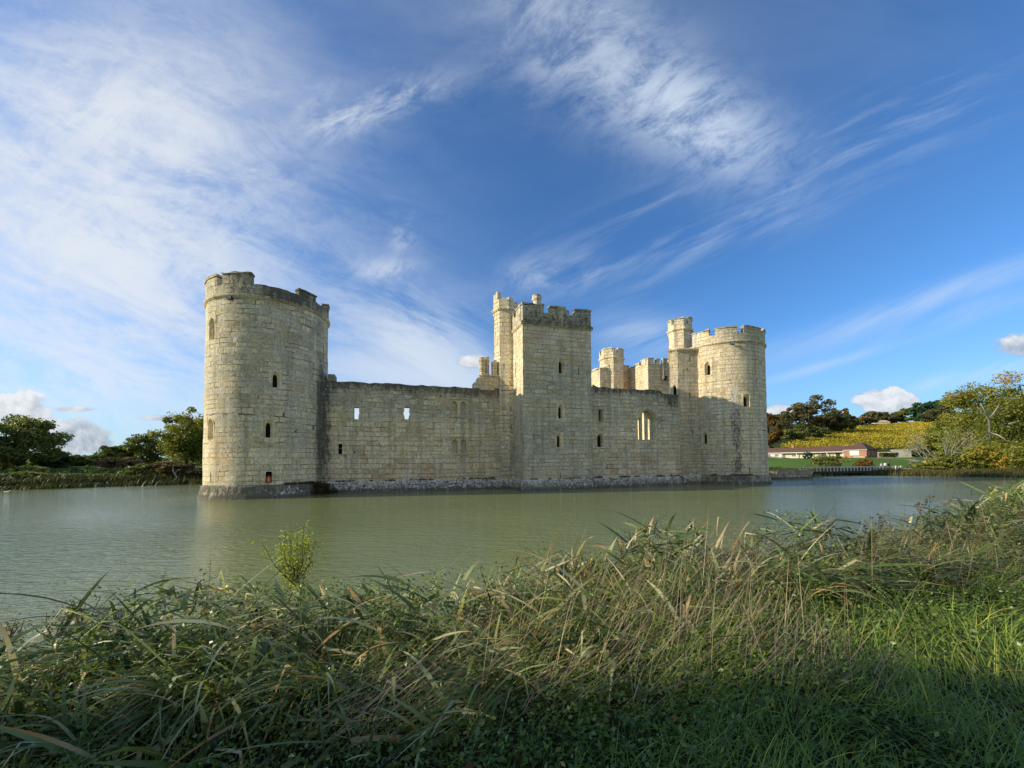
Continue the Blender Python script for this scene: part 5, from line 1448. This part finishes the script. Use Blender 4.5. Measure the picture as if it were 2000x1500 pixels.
def fg_grass():
    rng = np.random.default_rng(102)
    X, Y, sd = near_roots(rng, 62000, 1.5, 9, -7, 16, 1.05)
    g = fbm(np.stack([X * .9, Y * .9, 0 * X], -1), 21)
    dens = smooth(1.9, 3.2, sd + .35 * smooth(-.5, 2.0, X) - .5 * smooth(.5, -1.5, X)) * (.3 + .7 * smooth(.30, .46, g + .18 * smooth(-.5, 1.5, X)))
    dens = dens * (1 - .88 * smooth(2.9, 3.8, Y + .7 * (fbm(np.stack([X, Y, 0 * X], -1), 28) - .5)) * smooth(1.2, 2.6, X) * (1 - .8 * np.exp(-((X - 5.2) / 1.0) ** 2 - ((Y - 4.3) / .5) ** 2)))
    ok = rng.random(len(X)) < dens; X, Y, sd = X[ok], Y[ok], sd[ok]; n = len(X)
    cl = fbm(np.stack([X * 2.2, Y * 2.2, 0 * X], -1), 22)
    head = 6.28 * fbm(np.stack([X * .8, Y * .8, 0 * X], -1), 23) * 2 + rng.normal(0, .9, n)
    L = (.13 + .25 * rng.random(n)) * (.6 + .9 * cl) * (.8 + .5 * smooth(2.2, 4, Y))
    tint = .36 + .42 * (fbm(np.stack([X * 1.4, Y * 1.4, 0 * X], -1), 24) - .45) + .2 * rng.normal(0, .8, n)
    o = blades('meadow_grass', X, Y, terrain(X, Y) - .02, head, L, .003 + .0038 * rng.random(n), .1 + .7 * rng.random(n), .5 + 1.5 * rng.random(n), 4, np.clip(tint, 0, 1), M['grass'], .6, rng)
    tag(o, 'long green meadow grass in the lower right of the near bank', 'grass', kind='stuff')
    # tufts between the sedge, and bright patch at the right
    X, Y, sd = near_roots(rng, 5000, .3, 2.9, -9, 17)
    n = len(X)
    o = blades('meadow_grass', X, Y, terrain(X, Y), rng.random(n) * 6.28, .2 + .4 * rng.random(n), .003 + .004 * rng.random(n), .1 + .6 * rng.random(n), .4 + 1.2 * rng.random(n), 4, np.clip(.5 + .3 * rng.normal(0, .8, n), 0, 1), M['grass'], .6, rng)
    tag(o, 'thin grass growing up between the sedge tussocks', 'grass', kind='stuff')
fg_grass()

def fg_straw():
    rng = np.random.default_rng(103)
    # combed dry stems in the middle and the right
    sets = [(1900, (-1.3, 2.2), (2.2, 4.6), .62, .3, .2), (5200, (1.6, 9.5), (3.5, 8.6), .5, 1.5, .42), (500, (-6, 0), (2.4, 5.), .4, .9, .15), (1400, (6, 15), (5, 11), .8, 1.3, .45)]
    Xs = []
    for n, xr, yr, hd, hs, zo in sets:
        X = rng.uniform(*xr, n); Y = rng.uniform(*yr, n); ok = moat_sd(X, Y) > .15; X, Y = X[ok], Y[ok]; n = len(X)
        flat = rng.random(n) < .93
        Xs.append((X, Y, terrain(X, Y) + zo * rng.random(n), rng.normal(hd, hs, n), .3 + .6 * rng.random(n), .0022 + .0028 * rng.random(n), np.where(flat, 1.0 + .45 * rng.random(n), .1 + .5 * rng.random(n)), rng.normal(.15, .25, n), np.clip((.5 if xr[0] < 1 else .30) + .25 * rng.normal(size=n), 0, 1)))
    A = [np.concatenate(c) for c in zip(*Xs)]
    o = blades('dry_stems', *A[:4], A[4], A[5], A[6], A[7], 4, A[8], M['straw'], .4, rng)
    tag(o, 'bleached dry grass stems lying across the near bank', 'dry grass', kind='stuff')
fg_straw()

def fg_leaves():
    rng = np.random.default_rng(104)
    X, Y, sd = near_roots(rng, 125000, .15, 6, -9, 15, 1.15)
    g = fbm(np.stack([X * 1.1, Y * 1.1, 0 * X], -1), 41, 3)
    left = smooth(1., -1.2, X)
    dens = np.clip(.22 + smooth(.40, .56, g + .16 * left * smooth(3.8, 2.4, Y) + .10 * smooth(2, 5, X) * smooth(2.4, 1.0, sd)), 0, 1)
    ok = rng.random(len(X)) < dens; X, Y, sd, left = X[ok], Y[ok], sd[ok], left[ok]; n = len(X)
    z = terrain(X, Y) + rng.random(n) ** .7 * (mat_height(X, Y, sd) * 1.05 + .10)
    size = .018 + .028 * rng.random(n)
    tint = .38 + .5 * (fbm(np.stack([X * 2, Y * 2, 0 * X], -1), 42) - .5) + .18 * rng.normal(size=n)
    o = leaves_mesh('bramble', np.stack([X, Y, z], 1), size, M['bramble'], None, tint, .5, rng, .55, .12)
    tag(o, 'dark bramble and nettle leaves growing through the sedge', 'bramble', kind='stuff')
    X, Y, sd = near_roots(rng, 260, .4, 5, -5, 9, 1.4)
    z = terrain(X, Y) + .03 + .12 * rng.random(len(X))
    o = leaves_mesh('fallen_leaves', np.stack([X, Y, z], 1), .03 + .04 * rng.random(len(X)), M['lf_orange'], None, rng.random(len(X)) * .7, .8, rng, .8)
    tag(o, 'scattered brown and orange fallen leaves on the near bank', 'fallen leaves', kind='stuff')
fg_leaves()

def sapling(name, label, px, py_top, py_bot, wpx, Z, base_px, mat, nl, leaf, cat='sapling', seed=0, stems=6, tintoff=0., dark=False):
    rng = np.random.default_rng(seed)
    b = at(*base_px, Z); g = tz(b[0], Z) - .03
    o = empty(name, (b[0], Z, g)); tag(o, label, cat)
    c = at(px, (py_top + py_bot) / 2, Z); cc = Vector((c[0] - b[0], 0, c[2] - g)); hw = wpx * Z / F_PX / 2; hh = (py_bot - py_top) * Z / F_PX / 2
    fork = cc - Vector((0, 0, hh * .95)); mb = MB(); pts = []
    mb.tube([(0, 0, 0), Vector((fork.x * .45, 0, fork.z * .5)), fork], [.011, .009, .007], 6)
    for k in range(stems):
        a = rng.uniform(-1, 1); e = cc + Vector((a * hw * .95, rng.normal() * hw * .6, hh * (-.25 + 1.25 * rng.random() ** .7) * (1 - .25 * abs(a))))
        m_ = fork.lerp(e, .5) + Vector((a * hw * .3, 0, 0)); mb.tube([fork, m_, e], [.006, .004, .0018], 4)
        for j in range(int(nl / stems)):
            t = rng.random() ** .75; p = fork.lerp(m_, t * 2) if t < .5 else m_.lerp(e, t * 2 - 1)
            pts.append(p + Vector(rng.normal(0, .2 * hw + .008, 3)) * (1.25 - .5 * t))
    mb.build('stem', M['bark'], o)
    P = np.array([tuple(p) for p in pts])
    leaves_mesh('leaves', P, leaf * (.6 + .8 * rng.random(len(P))), M[mat], o, .5 + .28 * rng.normal(size=len(P)) + tintoff, .25, rng, .6, .1)
    return o
sapling('sapling', 'sunlit yellow green sapling leaning over the water at the left', 578, 1026, 1146, 76, 4.75, (512, 1200), 'lf_fresh', 1500, .032, seed=3, stems=16)
sapling('shrub', 'pale yellow bush top at the right edge of the near bank', 1962, 948, 1030, 72, 8.6, (1955, 1060), 'lf_fresh', 1500, .06, 'shrub', 5, 14)
for k, (px, t, b, w, Z, bp) in enumerate([(1703, 985, 1062, 34, 6.6, (1708, 1080)), (1815, 960, 1030, 44, 7.4, (1800, 1070)), (1905, 968, 1040, 40, 8.4, (1915, 1080)), (1480, 1030, 1060, 60, 6.3, (1480, 1085))]):
    sapling('weed_stalk', ['dark dried weed with whorled leaves against the blue water', 'dark dried weed stalk right of the tall whorled weed', 'dark weed stalk beside the pale yellow bush', 'dark leafy weed at the edge of the castle reflection'][k], px, t, b, w, Z, bp, 'lf_brown', 90, .05, 'weed', 20 + k, 4, -.45)
for k, (px, t, b, w, Z, bp) in enumerate([(160, 1160, 1235, 56, 3.9, (170, 1290)), (105, 1190, 1250, 60, 3.7, (110, 1300)), (255, 1180, 1235, 60, 4.1, (262, 1280)), (20, 1205, 1260, 60, 3.5, (20, 1320))]):
    sapling('weed_stalk', ['tallest twiggy weed rising above the sedge at the left', 'twiggy weed left of the tallest left weed', 'leafy weed right of the tallest left weed', 'twiggy weed at the left edge of the picture'][k], px, t, b, w, Z, bp, 'lf_brown', 160, .024, 'weed', 40 + k, 7, -.15)
def stalks():
    rng = np.random.default_rng(9); L = [(1275, 985, 1218, 1090, 5.9), (1345, 1105, 1300, 1190, 5.4), (1455, 995, 1430, 1070, 6.1), (405, 1095, 402, 1140, 4.8), (1632, 955, 1638, 1060, 6.8), (1735, 950, 1745, 1050, 7.0), (1775, 960, 1760, 1050, 7.2), (1838, 925, 1800, 1040, 7.6), (1870, 960, 1830, 1050, 7.8), (985, 1100, 905, 1250, 4.6), (1130, 1050, 1085, 1100, 5.4), (1850, 960, 1842, 1060, 7.6)]
    lab = ['long dark stalk leaning right over the castle reflection', 'broken sedge stalk in the middle of the bank', 'thin pale stalk left of the blue water', 'short upright stub before the tower reflection', 'thin straight stalk leftmost against the blue water', 'thin dark stalk in the middle of the blue water', 'thin bent stalk right of the dark whorled weed', 'tallest leaning stalk against the blue water', 'short leaning stalk before the right bank reflection', 'kinked dark blade in the centre of the bank', 'thin blade over the centre of the sedge crest', 'upright thin stalk beside the tallest leaning stalk']
    for (xt, yt, xb, yb, Z), lb in zip(L, lab):
        b = at(xb, yb, Z); t = at(xt, yt, Z); g = tz(b[0], Z) - .02
        o = empty('grass_stalk', (b[0], Z, g)); tag(o, lb, 'stalk', 'tall stalks standing out of the near bank')
        d = Vector((t[0] - b[0], .05, t[2] - g)); mb = MB()
        mb.tube([(0, 0, 0), d * .5 + Vector((-d.x * .08, 0, .02)), d], [.0055, .0045, .0015], 5)
        mb.build('stem', M['straw'] if xt % 2 else M['bark'], o, lambda V: dict(tint=.25))
        P = np.array([tuple(d * (0.86 + .14 * q)) for q in rng.random(16)]) + rng.normal(0, .008, (16, 3))
        leaves_mesh('seed_head', P, .018, M['lf_brown'], o, .3 + .4 * rng.random(16), 0., rng, .5)['kind'] = 'stuff'
stalks()

# ivy bush at the corner of the left drum and the curtain wall
def ivy():
    c = castle_world(-17.6, 2.6, 0.); rng = np.random.default_rng(8); n = 2600
    o = empty('ivy_bush', (c[0], c[1], 0), WA); tag(o, 'dark bush growing at the waterline between round tower and curtain wall', 'bush')
    P, t, ctr = crown_points(rng, n, (1.25, .7, .95), 30, .4, .28)
    P[:, 2] = np.abs(P[:, 2]) + .12; P[:, 2] *= (1.25 - .3 * np.abs(P[:, 0]))
    leaves_mesh('crown', P, .13, M['lf_brown'], o, t - .4, .3, rng)
    mb = MB()
    for k in range(6): mb.tube([(0, .3, .1), Vector(ctr[k]) * .5 + Vector((0, 0, .6)), Vector(ctr[k]) + Vector((0, 0, .5))], [.04, .03, .01], 5)
    mb.build('stem', M['bark'], o)
    # tufts on ledges
    rngp = np.random.default_rng(18); A = []
    def tuft(fn, s0, s1, z, n):
        for s in rngp.uniform(s0, s1, n): p = castle_world(*fn(s, z, -.10)); A.append(p + (s,))
    tuft(Pc, -16.5, -2, 1.04, 260); tuft(Ph, 7.4, 18, 1.04, 260); tuft(frontP(0), 0, 7, 1.04, 60); tuft(drumP(SE), -62 * RAD, -30 * RAD, 1.05, 160); tuft(drumP(NE), -150 * RAD, -75 * RAD, 1.05, 120)
    A = np.array(A); g = fbm(np.stack([A[:, 3] * 1.1, A[:, 0] * 0, A[:, 0] * 0], -1), 3); A = A[g > .47]; n = len(A)
    A = np.repeat(A, 5, 0); n = len(A)
    ob = blades('ledge_weeds', A[:, 0] + rng.normal(0, .05, n), A[:, 1] + rng.normal(0, .05, n), A[:, 2], rng.random(n) * 6.28, .06 + .16 * rng.random(n), np.full(n, .03), .3 * rng.random(n), 1. * rng.random(n), 3, .25 + .3 * rng.random(n), M['reed'], rng=rng)
    tag(ob, 'dark weeds growing along the plinth ledge of the castle', 'weeds', kind='stuff')
ivy()

# trees behind the photographer whose shade falls on the lower bank
for k, (x, y, h, w) in enumerate([(-20, -3.2, 11.5, 6.2), (-30, -5.2, 17, 7.), (-12, -1.5, 7.5, 5.)]):
    tree('tree', ['shade tree beside the footpath nearest the photographer', 'taller shade tree further along the footpath', 'small shade tree behind the photographer'][k], x, y, h, w, 'lf_dark', n=5200, leaf=.30, trunk=.12, seed=200 + k, lobes=60, csize=.22)

def sky_blocking_tree():  # unseen tree added overhead to cut sky light on the near bank
    rng = np.random.default_rng(311); x, y = 2.2, -5.5; g = tz(x, y) - .1; n = 5500
    o = empty('tree', (x, y, g)); tag(o, 'unseen spreading tree added overhead to block sky light from the near bank', 'tree')
    P, t, ctr = crown_points(rng, n, (9.5, 4.6, 1.9), 90, .05, .2)
    c = np.array((0., 2.2, 8.9 - g)); P = P + c; ctr = ctr + c
    P[:, 2] = np.maximum(P[:, 2], 6.6 - g + .35 * np.maximum(P[:, 1] - 4.5, 0))
    mb = MB(); mb.tube([(0, 0, 0), (.1, .1, 3.), (-.1, .5, 6.)], [.42, .33, .26], 10)
    for k in range(14): mb.tube([(-.1, .5, 6.), tuple((ctr[k] + np.array((-.1, .5, 6.))) / 2 + np.array((0, 0, .5))), tuple(ctr[k] + np.array((0, 0, .2)))], [.17, .11, .03], 6)
    mb.build('trunk', M['bark'], o); leaves_mesh('crown', P, .42 * (.6 + .8 * rng.random(n)), M['lf_dark'], o, t, .6, rng)
sky_blocking_tree()

# ------------------------------------------------------------------ camera, light, sky
cam = bpy.data.cameras.new('camera'); co = bpy.data.objects.new('camera', cam); COL.objects.link(co)
cam.sensor_fit = 'HORIZONTAL'; cam.sensor_width = 36.; cam.lens = F_PX / 2000 * 36
cam.shift_y = SHY / 2000; cam.clip_start = .05; cam.clip_end = 6000
f = Vector((0, cos(PITCH), sin(PITCH))); r = Vector((1, 0, 0)); u = r.cross(f)
rho = -ROLL
r2 = r * cos(rho) - u * sin(rho); u2 = u * cos(rho) + r * sin(rho)
m4 = Matrix((( r2.x, u2.x, -f.x, 0), (r2.y, u2.y, -f.y, 0), (r2.z, u2.z, -f.z, CAM_H), (0, 0, 0, 1)))
co.matrix_world = m4
scene.camera = co

SUN_AZ, SUN_EL = radians(188.), radians(23.)
sd_ = Vector((cos(SUN_AZ) * cos(SUN_EL), sin(SUN_AZ) * cos(SUN_EL), sin(SUN_EL)))
sun = bpy.data.lights.new('sun', 'SUN'); so = bpy.data.objects.new('sun', sun); COL.objects.link(so)
sun.energy = 5.0; sun.angle = radians(.55); sun.color = (1., .86, .62)
so.rotation_euler = sd_.to_track_quat('Z', 'Y').to_euler()

def build_world():
    w = bpy.data.worlds.new('World'); scene.world = w; w.use_nodes = True
    t = NT(w); bg = t.n['Background']
    sky = t.node('ShaderNodeTexSky', sky_type='NISHITA'); sky.sun_disc = False
    sky.sun_elevation = SUN_EL; sky.sun_rotation = (pi / 2 - SUN_AZ) % (2 * pi)
    sky.air_density = 1.0; sky.dust_density = .6; sky.ozone_density = 2.5; sky.altitude = 50
    d = t.node('ShaderNodeTexCoord').outputs['Generated']
    x, y, z = t.sep(d)
    yy = t.math('MAXIMUM', t.math('ABSOLUTE', y), .08)
    uv = t.comb(t.math('DIVIDE', x, yy), t.math('DIVIDE', z, yy))
    wn = t.noise(uv, 1.3, 2., .5, out='Color')
    uvw = t.vmath('ADD', uv, t.vmath('MULTIPLY', t.vmath('SUBTRACT', wn, (.5, .5, .5)), (.13, .13, 0)))
    def U(px, py):
        q = ray(px, py); return q[0] / q[1], q[2] / q[1]
    def field(ang, sx, sy, seed, det=6., rough=.62, dist=.25, src=None):
        m2 = t.node('ShaderNodeMapping', vector_type='TEXTURE'); t.link(src or uvw, m2.inputs[0])
        m2.inputs['Location'].default_value = (0, 0, -seed * 3.7); m2.inputs['Rotation'].default_value = (0, 0, ang); m2.inputs['Scale'].default_value = (1 / sx, 1 / sy, 1)
        return t.noise(m2.outputs[0], 1., det, rough, dist)
    FA = field(radians(-24), 2.6, 8., 1, 8., .68, .4)              # combed down to the right (left half of the sky)
    FB = field(radians(24), 1.7, 15., 2, dist=.15)    # combed up to the right (right half)
    FC = field(radians(35), 5.5, 10., 3, 10., rough=.70, dist=.35)  # feathery
    FE = field(radians(-20), 6., 11., 9, 9., .72, .5)          # fine broken tufts
    FD = field(radians(-8), .9, 2.2, 4, 5., .55)      # broad patches
    keep = None
    def comp(p0, p1, W, gain, fld, lo, hi, warp=True, pw=1.):
        nonlocal keep
        a, b = U(*p0), U(*p1); c = ((a[0] + b[0]) / 2, (a[1] + b[1]) / 2); ang = atan2(b[1] - a[1], b[0] - a[0]); L = hypot(b[0] - a[0], b[1] - a[1]) / 2
        mp = t.node('ShaderNodeMapping', vector_type='TEXTURE'); t.link(uvw if warp else uv, mp.inputs[0])
        mp.inputs['Location'].default_value = (c[0], c[1], 0); mp.inputs['Rotation'].default_value = (0, 0, ang); mp.inputs['Scale'].default_value = (L, W, 1)
        r2 = t.vmath('DOT_PRODUCT', mp.outputs[0], mp.outputs[0])
        mask = t.math('POWER', 2.718, t.math('MULTIPLY', t.math('POWER', r2, pw) if pw != 1. else r2, -1.))
        v = t.math('MULTIPLY', t.maprange(fld, lo, hi), t.math('MULTIPLY', mask, gain))
        k = t.math('SUBTRACT', 1., v, clamp=True)
        keep = k if keep is None else t.math('MULTIPLY', keep, k)
    comp((-250, 240), (600, 440), .55, .80, FD, .22, .62)            # broad veil at the left
    comp((-100, 150), (480, 330), .26, .70, FA, .36, .68)
    comp((-60, 380), (560, 560), .26, .75, FA, .38, .64)
    comp((30, 200), (360, 280), .15, .75, FC, .36, .64)
    comp((-60, 420), (300, 450), .14, .6, FC, .36, .66)
    comp((150, 480), (560, 540), .10, .5, FC, .38, .66)
    comp((-150, 330), (560, 420), .40, .55, FE, .42, .62)
    comp((-100, 640), (640, 640), .17, .65, FA, .34, .66)
    comp((-200, 740), (500, 770), .10, .55, FA, .30, .66)
    comp((590, 260), (870, 165), .055, .75, FC, .36, .66)            # wisp
    comp((600, 190), (700, 260), .07, .5, FC, .38, .66)
    comp((980, -60), (1290, 200), .17, .62, FC, .34, .68)            # feathered band
    comp((1200, 130), (1510, 330), .12, .95, FC, .30, .62)
    comp((1180, 480), (1980, 150), .085, .46, FB, .44, .74)          # long combed streaks
    comp((1100, 540), (1640, 360), .08, .40, FB, .44, .74)
    comp((1480, 702), (2080, 490), .030, .60, FB, .15, .62, False)   # vapour bands
    comp((1500, 746), (1740, 675), .012, .5, FB, .2, .6, False)
    comp((1640, 690), (2050, 560), .03, .30, FB, .25, .65, False)
    comp((660, 610), (960, 730), .13, .85, FA, .26, .62)             # white haze over the curtain wall
    comp((640, 710), (1000, 745), .06, .7, FD, .1, .5)
    comp((990, 540), (1160, 530), .04, .7, FC, .36, .66)
    comp((690, 540), (810, 520), .03, .6, FC, .34, .62)
    comp((760, 455), (805, 475), .045, .6, FC, .38, .66)
    comp((1150, 660), (1330, 640), .06, .5, FB, .3, .66)
    comp((1720, 760), (2050, 720), .022, .6, FB, .3, .65)
    comp((450, 840), (1050, 790), .07, .9, FD, .0, .3, False)
    comp((200, -40), (1900, 60), .30, .22, FD, .3, .8)
    cirrus = t.math('SUBTRACT', 1., keep, clamp=True)
    back = t.math('MULTIPLY', t.maprange(y, .05, -.35), t.math('MULTIPLY', t.maprange(FD, .2, .55), .85))   # unseen bright cloud added behind the camera to fill the shaded walls
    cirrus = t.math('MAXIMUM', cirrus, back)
    # --- low cumulus
    cum = None; shade = None
    PN = field(0., 10., 12., 7, 7., .6, .3, uv); PN2 = field(0., 10., 12., 7, 4., .6, .3, t.vmath('ADD', uv, (-.012, .016, 0)))
    grad = t.math('MULTIPLY', t.math('SUBTRACT', PN, PN2), 3.)
    def puff(px, py, wx, wy, rag=2.2, soft=.35, base=.35):
        nonlocal cum, shade
        c = U(px, py); Lx, Ly = wx / F_PX, wy / F_PX
        mp = t.node('ShaderNodeMapping', vector_type='TEXTURE'); t.link(uv, mp.inputs[0])
        mp.inputs['Location'].default_value = (c[0], c[1], 0); mp.inputs['Scale'].default_value = (Lx, Ly, 1)
        q = t.sep(mp.outputs[0])
        qy = t.math('MULTIPLY', q[1], t.math('ADD', 1., t.math('MULTIPLY', t.math('LESS_THAN', q[1], 0.), .5)))
        r2 = t.math('ADD', t.math('MULTIPLY', q[0], q[0]), t.math('MULTIPLY', qy, qy))
        dens = t.math('SUBTRACT', t.math('MULTIPLY_ADD', t.math('SUBTRACT', PN, .5), rag * 2, 1.), r2)
        a = t.maprange(dens, 0., soft)
        lit = t.math('ADD', grad, t.math('MULTIPLY_ADD', q[1], .35, t.math('MULTIPLY_ADD', q[0], -.15, base + .25)), clamp=True)
        if cum is None: cum, shade = a, lit
        else:
            shade = t.math('ADD', t.math('MULTIPLY', shade, t.math('SUBTRACT', 1., a)), t.math('MULTIPLY', lit, a)); cum = t.math('MAXIMUM', cum, a)
    puff(20, 815, 92, 54, 1.5, .25, .40)
    puff(125, 862, 105, 46, 1.6, .4, .05)
    puff(922, 708, 36, 20, 1.4, .8, .45)
    puff(1735, 784, 78, 34, 1.7, .4, .45)
    puff(1515, 805, 40, 22, 1.5, .6, .45)
    puff(1990, 678, 64, 32, 1.5, .8, .12)
    puff(140, 800, 66, 8, 1., .9, .35)
    puff(330, 817, 80, 8, 1., .9, .4)
    K = 1 / .15
    tint = t.mix(1., sky.outputs[0], (.50, .86, 1.22, 1), 'MULTIPLY')
    elev = t.maprange(z, -.02, .30, 0., 1.)
    haze = t.mix(t.math('MULTIPLY', t.math('SUBTRACT', 1., elev), .45), tint, (.46 * K, .60 * K, .80 * K, 1))
    leftness = t.maprange(t.math('DIVIDE', x, yy), -1.4, .9)
    ccol = t.mix(leftness, (.84 * K, .87 * K, .90 * K, 1), (.66 * K, .78 * K, .93 * K, 1))
    ccol = t.mix(t.maprange(y, .05, -.3), ccol, (.42 * K, .43 * K, .45 * K, 1))
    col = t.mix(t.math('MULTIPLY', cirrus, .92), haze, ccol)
    pcol = t.mix(shade, (.36 * K, .42 * K, .52 * K, 1), (.88 * K, .89 * K, .90 * K, 1))
    col = t.mix(t.math('MULTIPLY', cum, .9), col, pcol)
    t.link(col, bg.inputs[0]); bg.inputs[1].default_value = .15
build_world()

scene.view_settings.view_transform = 'Standard'; scene.view_settings.look = 'None'
scene.view_settings.exposure = 0; scene.view_settings.gamma = 1
scene.render.engine = 'CYCLES'
try:
    scene.cycles.use_adaptive_sampling = True; scene.cycles.use_denoising = True
    scene.cycles.max_bounces = 8; scene.cycles.diffuse_bounces = 3; scene.cycles.transparent_max_bounces = 8
    scene.cycles.caustics_reflective = False; scene.cycles.caustics_refractive = False
except Exception: pass
